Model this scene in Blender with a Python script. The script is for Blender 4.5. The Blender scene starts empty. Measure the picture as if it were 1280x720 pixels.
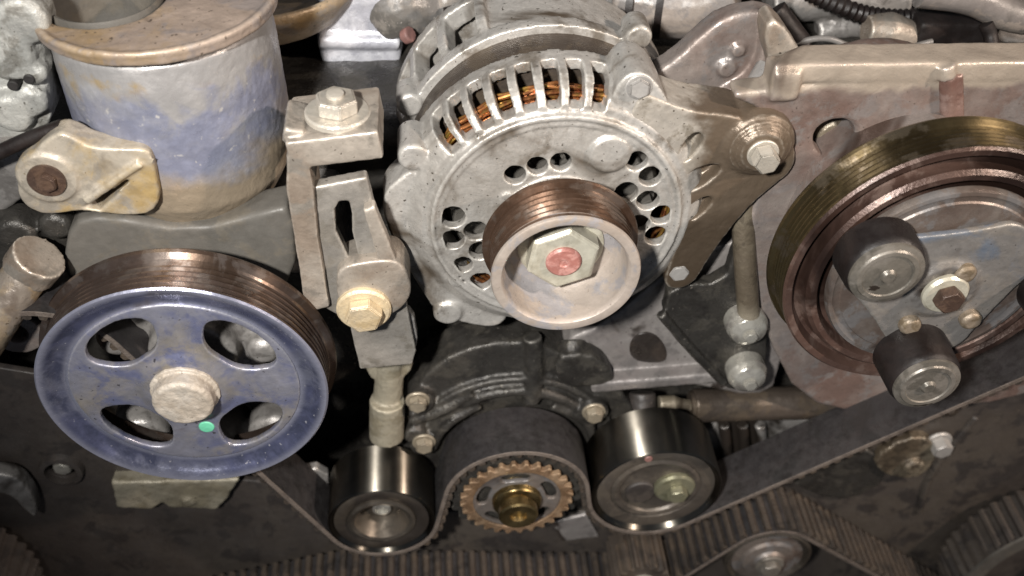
import bpy, bmesh, math, random
from mathutils import Matrix, Vector, noise as mnoise
random.seed(7)
sc = bpy.context.scene
col = sc.collection
S = 0.001                                     # everything below is written in millimetres
ZO = 900.0                                    # height of the alternator shaft above the floor
PI = math.pi

# ------------------------------------------------------------------ camera
F = 1300.0
d = Vector((0.05922465, 0.73820918, -0.67196699))
R = Vector((0.99679723, -0.07997051, 0.0))
U = Vector((0.05373754, 0.66981484, 0.74058110))
def ray(u, v): return d + R * ((u - 640) / F) + U * ((360 - v) / F)
C = ray(708, 350) * -430.0
def P(u, v, Y):                               # pixel -> point on the plane Y = const (mm)
    r = ray(u, v); return C + r * ((Y - C.y) / r.y)
def PZ(u, v, Z):                              # pixel -> point on the level Z = const (mm)
    r = ray(u, v); return C + r * ((Z - C.z) / r.z)
cam_data = bpy.data.cameras.new('camera'); cam = bpy.data.objects.new('camera', cam_data); col.objects.link(cam)
cam_data.sensor_width = 36; cam_data.lens = 36 * F / 1280
cam_data.clip_start = 0.01; cam_data.clip_end = 20
m3 = Matrix((R, U, -d)).transposed()
cam.matrix_world = Matrix.Translation((C.x * S, C.y * S, (C.z + ZO) * S)) @ m3.to_4x4()
cam_data.dof.use_dof = True; cam_data.dof.focus_distance = 0.45; cam_data.dof.aperture_fstop = 7.5
sc.camera = cam

# ------------------------------------------------------------------ light
w = bpy.data.worlds.new('World'); sc.world = w; w.use_nodes = True
w.node_tree.nodes['Background'].inputs[0].default_value = (0.72, 0.82, 1.0, 1)
w.node_tree.nodes['Background'].inputs[1].default_value = 0.085
sc.view_settings.view_transform = 'Standard'; sc.view_settings.look = 'None'
sc.view_settings.exposure = 0.15; sc.view_settings.gamma = 1.0
sc.cycles.use_denoising = True
sc.cycles.max_bounces = 6
def lamp(name, pos, aim, watts, size, color, spot=None, blend=0.8):
    L = bpy.data.lights.new(name, 'SPOT' if spot else 'AREA')
    L.energy = watts; L.color = color
    if spot: L.spot_size = math.radians(spot); L.spot_blend = blend; L.shadow_soft_size = size * S
    else: L.shape = 'DISK'; L.size = size * S
    o = bpy.data.objects.new(name, L); col.objects.link(o)
    p = Vector(pos); q = Vector(aim)
    o.matrix_world = Matrix.Translation((p.x * S, p.y * S, (p.z + ZO) * S)) @ (q - p).to_track_quat('-Z', 'Y').to_matrix().to_4x4()
    return o
lamp('work_lamp', (-200, -450, 430), (-20, 50, 40), 42, 20, (1.0, 0.965, 0.92), spot=60, blend=1.0)
lamp('second_lamp', (700, -330, 520), (40, 20, -80), 7.5, 40, (1.0, 0.83, 0.70))

# ------------------------------------------------------------------ materials
def rgb(h):
    h = h.lstrip('#'); c = [int(h[i:i+2], 16) / 255 for i in (0, 2, 4)]
    return tuple((x / 12.92 if x <= 0.04045 else ((x + 0.055) / 1.055) ** 2.4) for x in c) + (1,)
def mat(name, base, stain=None, stain2=None, metallic=0.0, rough=0.6, big=28, t1=(0.45, 0.62), t2=(0.5, 0.6), big2=60,
        speck=None, speck_s=600, speck_t=(0.68, 0.73), fine=0.16, bump=0.3, bump_s=330, pit=0.0, stretch=None, rough_var=0.2, spec=0.5, edge=None, oil=None, oil_s=14, oil_t=(0.6, 0.615), aniso=0, bands=()):
    m = bpy.data.materials.new(name); m.use_nodes = True
    n, l = m.node_tree.nodes, m.node_tree.links
    b = n['Principled BSDF']
    tc = n.new('ShaderNodeTexCoord'); co = tc.outputs['Object']
    if stretch:
        mp = n.new('ShaderNodeMapping'); l.new(co, mp.inputs[0]); mp.inputs['Scale'].default_value = stretch; co = mp.outputs[0]
    def nz(scale, detail=5, rg=0.6, off=0.0, dist=0.0):
        t = n.new('ShaderNodeTexNoise'); t.inputs['Scale'].default_value = scale; t.inputs['Detail'].default_value = detail
        t.inputs['Roughness'].default_value = rg; t.inputs['Distortion'].default_value = dist
        if off:
            ad = n.new('ShaderNodeVectorMath'); ad.operation = 'ADD'; ad.inputs[1].default_value = (off, off * 0.7, -off); l.new(co, ad.inputs[0]); l.new(ad.outputs[0], t.inputs[0])
        else: l.new(co, t.inputs[0])
        return t.outputs[0]
    def ramp(x, lo, hi):
        r = n.new('ShaderNodeMapRange'); r.inputs['From Min'].default_value = lo; r.inputs['From Max'].default_value = hi
        r.interpolation_type = 'SMOOTHSTEP'; l.new(x, r.inputs[0]); return r.outputs[0]
    def mix(fac, a, c, mode='MIX'):
        x = n.new('ShaderNodeMix'); x.data_type = 'RGBA'; x.blend_type = mode
        if isinstance(fac, float): x.inputs[0].default_value = fac
        else: l.new(fac, x.inputs[0])
        for s, k in ((a, 6), (c, 7)):
            if isinstance(s, tuple): x.inputs[k].default_value = s
            else: l.new(s, x.inputs[k])
        return x.outputs[2]
    cur = rgb(base)
    f1 = None
    if stain: f1 = ramp(nz(big, 6, 0.62, 0.3, 0.6), *t1); cur = mix(f1, cur, rgb(stain))
    if stain2: cur = mix(ramp(nz(big2, 6, 0.65, 1.7, 0.4), *t2), cur, rgb(stain2))
    fn = nz(bump_s * 0.7, 6, 0.7, 0.9)
    g = n.new('ShaderNodeMapRange'); l.new(fn, g.inputs[0]); g.inputs[1].default_value = 0.25; g.inputs[2].default_value = 0.75
    g.inputs[3].default_value = 1 - fine; g.inputs[4].default_value = 1 + fine * 0.6
    gg = n.new('ShaderNodeCombineColor')
    for k in range(3): l.new(g.outputs[0], gg.inputs[k])
    cur = mix(1.0, cur, gg.outputs[0], 'MULTIPLY')
    if speck: cur = mix(ramp(nz(speck_s, 3, 0.5, 2.3), *speck_t), cur, rgb(speck))
    for (hexc, z0, z1, ns, lo, hi, *ax) in bands:      # a stain that gathers between two heights (mm), broken up by noise
        sx = n.new('ShaderNodeSeparateXYZ'); l.new(tc.outputs['Object'], sx.inputs[0])
        mr_ = n.new('ShaderNodeMapRange'); ai = ax[0] if ax else 2; zz = ZO if ai == 2 else 0; l.new(sx.outputs[ai], mr_.inputs[0]); mr_.inputs[1].default_value = (z0 + zz) * S; mr_.inputs[2].default_value = (z1 + zz) * S
        mr_.inputs[3].default_value = -0.25; mr_.inputs[4].default_value = 0.25
        ad_ = n.new('ShaderNodeMath'); l.new(mr_.outputs[0], ad_.inputs[0]); l.new(nz(ns, 5, 0.6, 7.7 + z0 * 0.01, 0.5), ad_.inputs[1])
        cur = mix(ramp(ad_.outputs[0], lo, hi), cur, rgb(hexc))
    if edge:
        ge = n.new('ShaderNodeNewGeometry'); cur = mix(ramp(ge.outputs['Pointiness'], 0.515, 0.58), cur, rgb(edge))
    if oil: of = ramp(nz(oil_s, 4, 0.55, 5.3, 0.8), *oil_t); cur = mix(of, cur, rgb(oil))
    l.new(cur, b.inputs['Base Color']) if not isinstance(cur, tuple) else None
    b.inputs['Metallic'].default_value = metallic
    b.inputs['Specular IOR Level'].default_value = spec
    rr = n.new('ShaderNodeMapRange'); l.new(nz(bump_s * 0.25, 5, 0.6, 3.1), rr.inputs[0]); rr.inputs[1].default_value = 0.3; rr.inputs[2].default_value = 0.7
    rr.inputs[3].default_value = max(0.05, rough - rough_var); rr.inputs[4].default_value = min(1, rough + rough_var)
    ro = rr.outputs[0]
    if oil:
        mr = n.new('ShaderNodeMix'); l.new(of, mr.inputs[0]); l.new(ro, mr.inputs[2]); mr.inputs[3].default_value = 0.28; ro = mr.outputs[0]
    l.new(ro, b.inputs['Roughness'])
    bp = n.new('ShaderNodeBump'); bp.inputs['Strength'].default_value = bump; bp.inputs['Distance'].default_value = 0.0012
    l.new(nz(bump_s, 5, 0.65), bp.inputs['Height']); l.new(bp.outputs[0], b.inputs['Normal'])
    if aniso:
        tg = n.new('ShaderNodeTangent'); tg.direction_type = 'RADIAL'; tg.axis = 'Y'; l.new(tg.outputs[0], b.inputs['Tangent'])
        b.inputs['Anisotropic'].default_value = aniso; b.inputs['Anisotropic Rotation'].default_value = 0.25
    return m
M = {}
M['alu'] = mat('weathered_cast_aluminium', '#a9a6a1', '#98948e', '#736c63', 0.4, 0.38, 14, t1=(0.4, 0.66), t2=(0.5, 0.68), big2=38, speck='#4a453e', speck_s=480, speck_t=(0.675, 0.70), fine=0.2, bump=0.26, bump_s=620, edge='#cac7c0', oil='#52483c', oil_s=18, oil_t=(0.56, 0.70), rough_var=0.18)
M['alu_dark'] = mat('oily_cast_aluminium', '#746b5c', '#574d40', '#453d33', 0.4, 0.4, 30, speck='#2b251e', bump=0.5, edge='#8f8676')
M['alu_grey'] = mat('dull_grey_aluminium', '#8a8784', '#767370', '#686562', 0.4, 0.4, 14, t1=(0.4, 0.66), speck='#33302c', speck_s=480, bump=0.3, bump_s=420, edge='#aaa7a3', oil='#2f2a26', oil_s=16, oil_t=(0.6, 0.66))
M['silver'] = mat('bright_cast_aluminium', '#b9bac0', '#9fa0a8', None, 0.3, 0.36, 40, speck='#75777c', bump=0.5, edge='#d5d6da')
M['bracket'] = mat('mauve_stained_aluminium', '#7f7772', '#6a5a53', '#76706d', 0.35, 0.42, 9, t1=(0.42, 0.6), speck='#4c423c', speck_s=700, speck_t=(0.69, 0.73), bump=0.25, bump_s=520, edge='#9c928b', oil='#3d312b', oil_s=12, oil_t=(0.58, 0.70))
M['bracket_tan'] = mat('tan_stained_aluminium', '#968e84', '#7f7367', '#7b756d', 0.35, 0.42, 12, t1=(0.42, 0.6), speck='#463f37', speck_s=560, speck_t=(0.68, 0.71), bump=0.24, bump_s=600, edge='#beb5a9', oil='#4d4339', oil_s=18, oil_t=(0.56, 0.74))
M['canister'] = mat('stained_grey_canister', '#777a8b', '#9b9a9a', '#868791', 0.35, 0.4, 11, t1=(0.44, 0.66), t2=(0.46, 0.68), big2=40, speck='#aaa8a6', speck_s=300, speck_t=(0.63, 0.75), bump=0.25, bump_s=420, bands=(('#8f8270', 66, 10, 14, 0.46, 0.66), ('#93805f', 56, 90, 20, 0.54, 0.66), ('#8b8988', 20, 90, 30, 0.56, 0.68), ('#4a4643', 24, -2, 26, 0.58, 0.7)))
M['tan'] = mat('brown_corroded_metal', '#857866', '#7d6746', '#787067', 0.25, 0.48, 16, t1=(0.44, 0.62), speck='#4f4536', speck_s=520, speck_t=(0.66, 0.70), bump=0.35, edge='#9d917e', oil='#5a5048', oil_s=20, oil_t=(0.58, 0.7))
M['yellow'] = mat('yellow_stained_bracket', '#9d9588', '#968159', '#898277', 0.25, 0.42, 22, t1=(0.48, 0.66), speck='#6b5d45', speck_s=600, bump=0.3, edge='#bdb4a0', oil='#5f5444', oil_s=26, oil_t=(0.56, 0.7))
M['blue'] = mat('blue_grey_plated_steel', '#535771', '#6f7283', '#474b60', 0.6, 0.34, 18, t1=(0.44, 0.62), t2=(0.46, 0.62), speck='#9b9ba3', speck_s=420, speck_t=(0.68, 0.70), fine=0.25, bump=0.2, edge='#8a8c9c', oil='#5c5656', oil_s=18, oil_t=(0.58, 0.74))
M['blue_centre'] = mat('dusty_plated_steel', '#7f808c', '#8b857c', '#686c86', 0.5, 0.35, 14, t1=(0.44, 0.64), t2=(0.48, 0.66), speck='#45444a', speck_s=420, speck_t=(0.685, 0.70), bump=0.2, edge='#abaaad', oil='#5a5250', oil_s=26, oil_t=(0.62, 0.72))
M['rib'] = mat('worn_pulley_groove', '#7d6d64', '#67564a', '#8d8179', 0.9, 0.3, 22, fine=0.2, bump=0.05, rough_var=0.08, aniso=0.85)
M['rib_rust'] = mat('rusty_pulley_groove', '#6f5849', '#5b4638', '#7d6e63', 0.8, 0.36, 22, fine=0.25, bump=0.08, rough_var=0.1, aniso=0.75)
M['rib_olive'] = mat('olive_pulley_groove', '#6e6146', '#4e4330', '#7a6e5c', 0.9, 0.32, 18, fine=0.2, bump=0.06, rough_var=0.08, aniso=0.85)
M['lip'] = mat('dusty_pulley_lip', '#9f958c', '#93867a', '#8f8c8d', 0.3, 0.45, 16, t1=(0.4, 0.68), fine=0.15, bump=0.25, speck='#6f675f', speck_s=700)
M['cup'] = mat('pale_pulley_cup', '#a09d9e', '#ab9f90', '#8a8586', 0.3, 0.45, 26, fine=0.2, bump=0.2)
M['nut'] = mat('pale_plated_nut', '#b3afa0', '#a09b8b', None, 0.3, 0.4, 60, bump=0.2, fine=0.2)
M['red'] = mat('red_brown_paint', '#8d5d55', '#a87c74', None, 0.1, 0.5, 180, bump=0.3)
M['maroon'] = mat('oily_brown_steel', '#5c4840', '#47352e', '#6f5d55', 0.45, 0.42, 12, speck='#3a2a25', speck_s=600, bump=0.25, rough_var=0.14, oil='#281d19', oil_s=16, oil_t=(0.46, 0.62))
M['clutch'] = mat('blue_stained_clutch_plate', '#7d7a77', '#69727f', '#85807a', 0.45, 0.38, 22, t1=(0.5, 0.62), speck='#3a3634', bump=0.3, edge='#a19d95', oil='#2e2521', oil_s=26, oil_t=(0.54, 0.64))
M['clutch_warm'] = mat('dusty_clutch_metal', '#746c66', '#5f534c', '#73706f', 0.45, 0.4, 24, bump=0.25, oil='#352a25', oil_s=20, oil_t=(0.54, 0.64))
M['bumper'] = mat('dusty_damper_cap', '#76716a', '#68635b', '#5c5851', 0.35, 0.4, 22, bump=0.3, fine=0.2, oil='#2f2924', oil_s=40, oil_t=(0.62, 0.635))
M['rubber'] = mat('oily_black_rubber', '#140f0e', '#1d1614', None, 0.0, 0.55, 50, bump=0.25, spec=0.35)
M['rivet'] = mat('tan_grey_rivet', '#85796a', '#6f6250', None, 0.35, 0.45, 200, bump=0.4)
M['rustbrown'] = mat('brown_rusty_nut', '#473830', '#59473b', None, 0.3, 0.45, 200, bump=0.5)
M['steel'] = mat('polished_idler_steel', '#8a857b', '#78736a', None, 1.0, 0.36, 14, fine=0.12, bump=0.0, rough_var=0.03, aniso=1.0)
M['steel_dark'] = mat('dark_bearing_face', '#3a3531', '#4a443d', None, 0.5, 0.4, 40, bump=0.15)
M['steel_edge'] = mat('worn_bearing_edge', '#6d665d', '#59524a', None, 0.8, 0.35, 40, bump=0.12)
M['bolt'] = mat('shiny_bolt_steel', '#b4b1a8', '#94908a', None, 0.6, 0.28, 80, bump=0.2, fine=0.2)
M['bolt_dull'] = mat('corroded_pale_bolt', '#938d84', '#7b746a', '#6a645b', 0.45, 0.4, 70, t1=(0.42, 0.6), speck='#4a453e', speck_s=600, bump=0.4, edge='#b6b0a5')
M['bolt_tan'] = mat('tan_corroded_bolt', '#a8977c', '#927a52', '#8a7f6f', 0.3, 0.45, 70, speck='#6b5c44', bump=0.6, edge='#c2b294')
M['adj_plate'] = mat('dusty_grey_steel_plate', '#918c85', '#7d7973', '#7a756d', 0.4, 0.4, 18, t1=(0.4, 0.66), speck='#4a453e', speck_s=500, bump=0.25, bump_s=600, edge='#b8b3aa', oil='#544b41', oil_s=20, oil_t=(0.58, 0.74))
M['rib_red'] = mat('rust_red_stained_aluminium', '#78625a', '#6a5048', '#857069', 0.3, 0.45, 30, bump=0.3, edge='#98857e')
M['bolt_dust'] = mat('dust_caked_bolt', '#b0a79b', '#9c9285', '#a39c92', 0.15, 0.55, 60, speck='#7d756a', speck_s=500, bump=0.5)
M['web'] = mat('dirty_grey_crankcase', '#837f7c', '#736d6b', '#6b6765', 0.3, 0.42, 14, t1=(0.4, 0.66), speck='#4a4542', speck_s=520, bump=0.3, edge='#b0aaa6', oil='#38322e', oil_s=20, oil_t=(0.62, 0.66))
M['rim'] = mat('mauve_brown_rim', '#8d7f74', '#877254', '#7f7671', 0.25, 0.45, 14, t1=(0.46, 0.64), speck='#4f453c', speck_s=420, speck_t=(0.67, 0.7), bump=0.3, edge='#a89b8c', oil='#5b4f46', oil_s=18, oil_t=(0.58, 0.7))
M['dusty_face'] = mat('dusty_bearing_face', '#4f4943', '#433e39', '#5a534b', 0.4, 0.42, 40, bump=0.2)
M['alu_leg'] = mat('grimy_beige_casting', '#857f70', '#6f6858', '#77705f', 0.25, 0.5, 26, speck='#4a4439', bump=0.5, edge='#98917f')
M['nut_olive'] = mat('olive_grey_washer', '#7c7a66', '#68664f', None, 0.5, 0.4, 60, bump=0.25)
M['belt_edge'] = mat('highlight_belt_edge', '#5d544d', '#4c443e', None, 0.0, 0.7, 120, bump=0.5, bump_s=900)  # lighter colour paints the highlight line along the belt's front edge
M['copper'] = mat('bare_copper_wire', '#b87a4c', '#a88a44', '#7d4b30', 0.85, 0.3, 120, fine=0.3, bump=0.1)
M['brass'] = mat('dull_brass_shaft', '#8f7d58', '#75643f', None, 0.95, 0.26, 60, bump=0.1, fine=0.15)
M['rust'] = mat('brown_rust', '#6e5843', '#584431', '#7d6852', 0.2, 0.6, 90, bump=0.5, bump_s=700, edge='#8a745b')
M['dark'] = mat('dark_oily_casting', '#383633', '#2a2826', '#45423d', 0.4, 0.36, 24, speck='#6a655d', speck_s=600, speck_t=(0.69, 0.73), bump=0.5, bump_s=480, edge='#5d5a55')
M['plastic'] = mat('dusty_black_plastic', '#393431', '#46403a', '#302c2a', 0.0, 0.5, 10, t1=(0.42, 0.68), speck='#5f564d', speck_s=700, speck_t=(0.69, 0.74), bump=0.25, rough_var=0.15)
M['cover'] = mat('dark_grey_pump_cover', '#54514c', '#4a4742', '#5a554d', 0.05, 0.6, 14, bump=0.2)
M['belt'] = mat('black_belt_back', '#232122', '#2c2929', '#1e1c1c', 0.0, 0.55, 16, fine=0.2, bump=0.2, bump_s=900)
M['tooth'] = mat('brown_belt_teeth', '#3b332c', '#463c32', '#2e2823', 0.0, 0.65, 40, fine=0.4, bump=0.4, bump_s=800)
M['pipe'] = mat('oily_brown_pipe', '#4d453e', '#3f3832', '#574d42', 0.45, 0.36, 22, t1=(0.4, 0.7), bump=0.25)
M['hose'] = mat('grey_rubber_hose', '#63615f', '#524f4b', '#6f6a64', 0.0, 0.45, 40, speck='#8b8680', speck_s=500, speck_t=(0.67, 0.72), bump=0.3)
M['hose_brown'] = mat('dusty_grey_hose', '#6a6562', '#56524f', '#7b736c', 0.0, 0.45, 30, bump=0.25)
M['black'] = mat('shade_black_metal', '#1c1a19', '#242120', None, 0.1, 0.7, 40, bump=0.2)  # near-black colour puts the shade of the deep gaps into the backing
M['green'] = mat('green_paint_dab', '#5fb08f', None, None, 0.0, 0.4, bump=0.1)
M['pinkish'] = mat('faded_red_rubber', '#7d5a54', '#6d504b', None, 0.0, 0.55, 90, bump=0.2)
M['stainblack'] = mat('black_oil_grease', '#26211e', '#332c27', None, 0.1, 0.35, 90, bump=0.4)
M['white'] = mat('white_speckled_aluminium', '#a5a5a0', '#8f8f8b', '#77756f', 0.3, 0.45, 40, speck='#5c5a55', speck_s=420, speck_t=(0.64, 0.70), bump=0.6, edge='#c4c4be')

# ------------------------------------------------------------------ mesh helpers (millimetres in, Blender mesh out)
def new_mesh(verts, faces):
    me = bpy.data.meshes.new('m'); me.from_pydata([tuple(v) for v in verts], [], faces); return me
def fixn(me):
    bm = bmesh.new(); bm.from_mesh(me); bmesh.ops.recalc_face_normals(bm, faces=bm.faces); bm.to_mesh(me); bm.free(); return me
def lathe(prof, cx, cz, seg=96, a0=0, a1=2 * PI, closed=True, wob=0.0):
    """closed (r, y) profile swept about the Y axis through (cx, cz)"""
    full = abs(a1 - a0 - 2 * PI) < 1e-6
    n = len(prof); k = seg if full else max(2, int(seg * (a1 - a0) / (2 * PI))) + 1
    V, Fc = [], []
    for i in range(k):
        a = a0 + (a1 - a0) * i / (seg if full else k - 1)
        for (r, y) in prof: V.append((cx + r * math.cos(a), y, cz + r * math.sin(a)))
    rows = k if full else k - 1
    cols = n if closed else n - 1
    for i in range(rows):
        for j in range(cols):
            A, B = i * n + j, i * n + (j + 1) % n
            Cc, D = ((i + 1) % k) * n + (j + 1) % n, ((i + 1) % k) * n + j
            Fc.append((A, B, Cc, D))
    if not full and closed: Fc.append(tuple(range(n))); Fc.append(tuple((k - 1) * n + j for j in reversed(range(n))))
    me = new_mesh(V, Fc)
    bm = bmesh.new(); bm.from_mesh(me); bmesh.ops.remove_doubles(bm, verts=bm.verts, dist=1e-4); bmesh.ops.recalc_face_normals(bm, faces=bm.faces); bm.to_mesh(me); bm.free()
    return me
def cyl(r, y0, y1, cx, cz, seg=64, ch=0.6):
    return lathe([(0, y0), (r - ch, y0), (r, y0 + ch), (r, y1 - ch), (r - ch, y1), (0, y1)], cx, cz, seg, closed=False)
def from_curve(cu):
    o = bpy.data.objects.new('tmp', cu); col.objects.link(o)
    dg = bpy.context.evaluated_depsgraph_get(); me = bpy.data.meshes.new_from_object(o.evaluated_get(dg))
    bpy.data.objects.remove(o); bpy.data.curves.remove(cu); return me
def plate2d(outer, holes, thick, bev=0.6, res=2):
    cu = bpy.data.curves.new('c', 'CURVE'); cu.dimensions = '2D'; cu.fill_mode = 'BOTH'
    cu.extrude = max(0.01, thick / 2 - bev); cu.bevel_depth = bev; cu.bevel_resolution = res; cu.offset = -bev
    for loop in [outer] + holes:
        if sum(a[0] * b[1] - b[0] * a[1] for a, b in zip(loop, loop[1:] + loop[:1])) < 0: loop = loop[::-1]
        s = cu.splines.new('POLY'); s.points.add(len(loop) - 1); s.use_cyclic_u = True
        for p, q in zip(s.points, loop): p.co = (q[0], q[1], 0, 1)
    return from_curve(cu)
def xf(me, mtx): me.transform(mtx); return me
def plate(outer, holes, y0, y1, bev=0.6):
    """outline in (x, z), from y0 (front) to y1 (back)"""
    me = plate2d(outer, holes, y1 - y0, bev)
    return xf(me, Matrix.Translation((0, (y0 + y1) / 2, 0)) @ Matrix.Rotation(PI / 2, 4, 'X'))
def slab(outer, z0, z1, bev=0.6):
    """outline in (x, y), level, from z0 to z1"""
    return xf(plate2d(outer, [], z1 - z0, bev), Matrix.Translation((0, 0, (z0 + z1) / 2)))
def tube(pts, r, radii=None, res=6, cyclic=False, smooth=True):
    cu = bpy.data.curves.new('c', 'CURVE'); cu.dimensions = '3D'; cu.bevel_depth = r; cu.bevel_resolution = res; cu.use_fill_caps = not cyclic; cu.resolution_u = 8
    if smooth:
        s = cu.splines.new('BEZIER'); s.bezier_points.add(len(pts) - 1)
        for i, (p, q) in enumerate(zip(s.bezier_points, pts)):
            p.co = q; p.handle_left_type = p.handle_right_type = 'AUTO'; p.radius = radii[i] if radii else 1
    else:
        s = cu.splines.new('POLY'); s.points.add(len(pts) - 1)
        for i, (p, q) in enumerate(zip(s.points, pts)): p.co = (*q, 1); p.radius = radii[i] if radii else 1
    s.use_cyclic_u = cyclic
    return from_curve(cu)
def box(cx, cy, cz, sx, sy, sz, rot=None, bev=0.8):
    bm = bmesh.new(); bmesh.ops.create_cube(bm, size=1); bmesh.ops.scale(bm, vec=(sx, sy, sz), verts=bm.verts)
    if bev: bmesh.ops.bevel(bm, geom=bm.edges[:], offset=bev, segments=2, affect='EDGES', profile=0.6)
    me = bpy.data.meshes.new('m'); bm.to_mesh(me); bm.free()
    return xf(me, Matrix.Translation((cx, cy, cz)) @ (rot or Matrix()))
def hexa(r, h, ch=0.8, dome=0.0):
    """hexagon head, base at z = 0, rising along +z"""
    V, Fc = [], []
    for (rr, z) in ((r, 0), (r, h - ch), (r * 0.9, h)):
        for i in range(6): V.append((rr * math.cos(i * PI / 3), rr * math.sin(i * PI / 3), z))
    for k in range(2):
        for i in range(6): j = (i + 1) % 6; Fc.append((k*6+i, k*6+j, k*6+6+j, k*6+6+i))
    Fc.append(tuple(range(12, 18))); Fc.append(tuple(reversed(range(6))))
    me = new_mesh(V, Fc)
    bm = bmesh.new(); bm.from_mesh(me); bmesh.ops.bevel(bm, geom=bm.edges[:], offset=0.35, segments=2, affect='EDGES'); bm.to_mesh(me); bm.free(); return me
def revz(prof, seg=48):
    me = lathe([(r, -z) for r, z in prof], 0, 0, seg, closed=False)
    return xf(me, Matrix.Rotation(-PI / 2, 4, 'X') @ Matrix.Scale(1, 4)) 
def facing(pos, normal, spin=0):
    q = Vector(normal).to_track_quat('Z', 'Y')
    return Matrix.Translation(pos) @ q.to_matrix().to_4x4() @ Matrix.Rotation(spin, 4, 'Z')
def join(meshes):
    bm = bmesh.new()
    for m in meshes: bm.from_mesh(m)
    me = bpy.data.meshes.new('m'); bm.to_mesh(me); bm.free()
    for m in meshes: bpy.data.meshes.remove(m)
    return me
_tex = {}
def cast(meshes, voxel=1.0, smooth=3, disp=0.5, dscale=9.0, disp2=0.25):
    """weld overlapping solids into one casting with filleted, slightly uneven surfaces"""
    me = join(meshes); o = bpy.data.objects.new('tmp', me); col.objects.link(o)
    r = o.modifiers.new('r', 'REMESH'); r.mode = 'VOXEL'; r.voxel_size = voxel
    s = o.modifiers.new('s', 'SMOOTH'); s.factor = 0.5; s.iterations = smooth
    for k, (a, b) in enumerate(((disp, dscale), (disp2, 2.6))):
        if a:
            if b not in _tex:
                t = bpy.data.textures.new('clouds', 'CLOUDS'); t.noise_scale = b; t.noise_depth = 2; _tex[b] = t
            q = o.modifiers.new('d', 'DISPLACE'); q.texture = _tex[b]; q.strength = a; q.mid_level = 0.5; q.texture_coords = 'LOCAL'
    dg = bpy.context.evaluated_depsgraph_get(); out = bpy.data.meshes.new_from_object(o.evaluated_get(dg))
    bpy.data.objects.remove(o); bpy.data.meshes.remove(me)
    out.shade_smooth(); out['cast'] = 1
    return out

# ------------------------------------------------------------------ objects
def world(p): return Vector((p[0] * S, p[1] * S, (p[2] + ZO) * S))
TO_WORLD = Matrix.Translation((0, 0, ZO * S)) @ Matrix.Scale(S, 4)
def thing(name, label, cat, base, group=None):
    o = bpy.data.objects.new(name, None); col.objects.link(o); o.empty_display_size = 0.01
    o.location = world(base); o['label'] = label; o['category'] = cat
    if group: o['group'] = group
    return o
def put(name, me, material, parent=None, label=None, angle=35, sub=None):
    is_cast = 'cast' in me.keys()
    me.transform(TO_WORLD); me.name = name
    o = bpy.data.objects.new(name, me); col.objects.link(o)
    me.materials.clear(); me.materials.append(M[material] if isinstance(material, str) else material)
    if not is_cast:
        me.shade_smooth(); me.set_sharp_from_angle(angle=math.radians(angle))
    if parent:
        o.parent = parent
        p = parent.matrix_world if parent.type != 'EMPTY' else Matrix.Translation(parent.location)
        if parent.type == 'EMPTY': o.matrix_parent_inverse = p.inverted()
    if label: o['label'] = label
    return o
def single(name, me, material, label, cat, group=None, kind=None, **k):
    """a thing that is one mesh; its origin goes to the middle of its box"""
    o = put(name, me, material, **k)
    vs = [v.co for v in me.vertices]
    c = Vector([(min(v[i] for v in vs) + max(v[i] for v in vs)) / 2 for i in range(3)])
    o['label'] = label
    if kind: o['kind'] = kind
    if cat: o['category'] = cat
    if group: o['group'] = group
    return o
def px(pts, Y): return [(P(u, v, Y).x, P(u, v, Y).z) for u, v in pts]
def rnd(loop, n=2):
    """Chaikin corner rounding of a closed loop"""
    for _ in range(n):
        out = []
        for i in range(len(loop)):
            a, b = loop[i], loop[(i + 1) % len(loop)]
            out += [(a[0] * 0.75 + b[0] * 0.25, a[1] * 0.75 + b[1] * 0.25), (a[0] * 0.25 + b[0] * 0.75, a[1] * 0.25 + b[1] * 0.75)]
        loop = out
    return loop
def circle(cx, cz, r, n=24, rz=None, rot=0):
    out = []
    for i in range(n):
        a = 2 * PI * i / n; x, z = r * math.cos(a), (rz or r) * math.sin(a)
        out.append((cx + x * math.cos(rot) - z * math.sin(rot), cz + x * math.sin(rot) + z * math.cos(rot)))
    return out
def bolt_y(parent, pos, r, h, material='bolt', washer=1.3, wh=1.5, spin=0.3, name='bolt', normal=(0, -1, 0)):
    """hexagon bolt head with washer whose seat is at pos"""
    ms = []
    if washer: ms.append(xf(revz([(0, 0), (r * washer, 0), (r * washer, wh * 0.7), (r * washer - 0.4, wh), (0, wh)]), facing(pos, normal)))
    p2 = Vector(pos) + Vector(normal) * (wh if washer else 0)
    ms.append(xf(hexa(r, h), facing(p2, normal, spin)))
    return put(name, join(ms), material, parent)
def ribs(r, y0, y1, n, depth=2.2):
    """V-groove zig-zag between y0 and y1, front to back"""
    out = []; w = (y1 - y0) / n
    for i in range(n):
        y = y0 + w * i
        out += [(r, y + w * 0.02), (r, y + w * 0.16), (r - depth, y + w * 0.46), (r - depth, y + w * 0.54), (r, y + w * 0.84)]
    return out

# ================================================================== SETTING
wall = put('engine_bay_wall', box(0, 420, -180, 1500, 10, 480, bev=0), 'black'); wall['kind'] = 'structure'  # dark backing set far behind, keeps the gaps between parts black
floor_ = put('engine_bay_floor', box(0, 60, -420, 1500, 730, 10, bev=0), 'black'); floor_['kind'] = 'structure'

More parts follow.
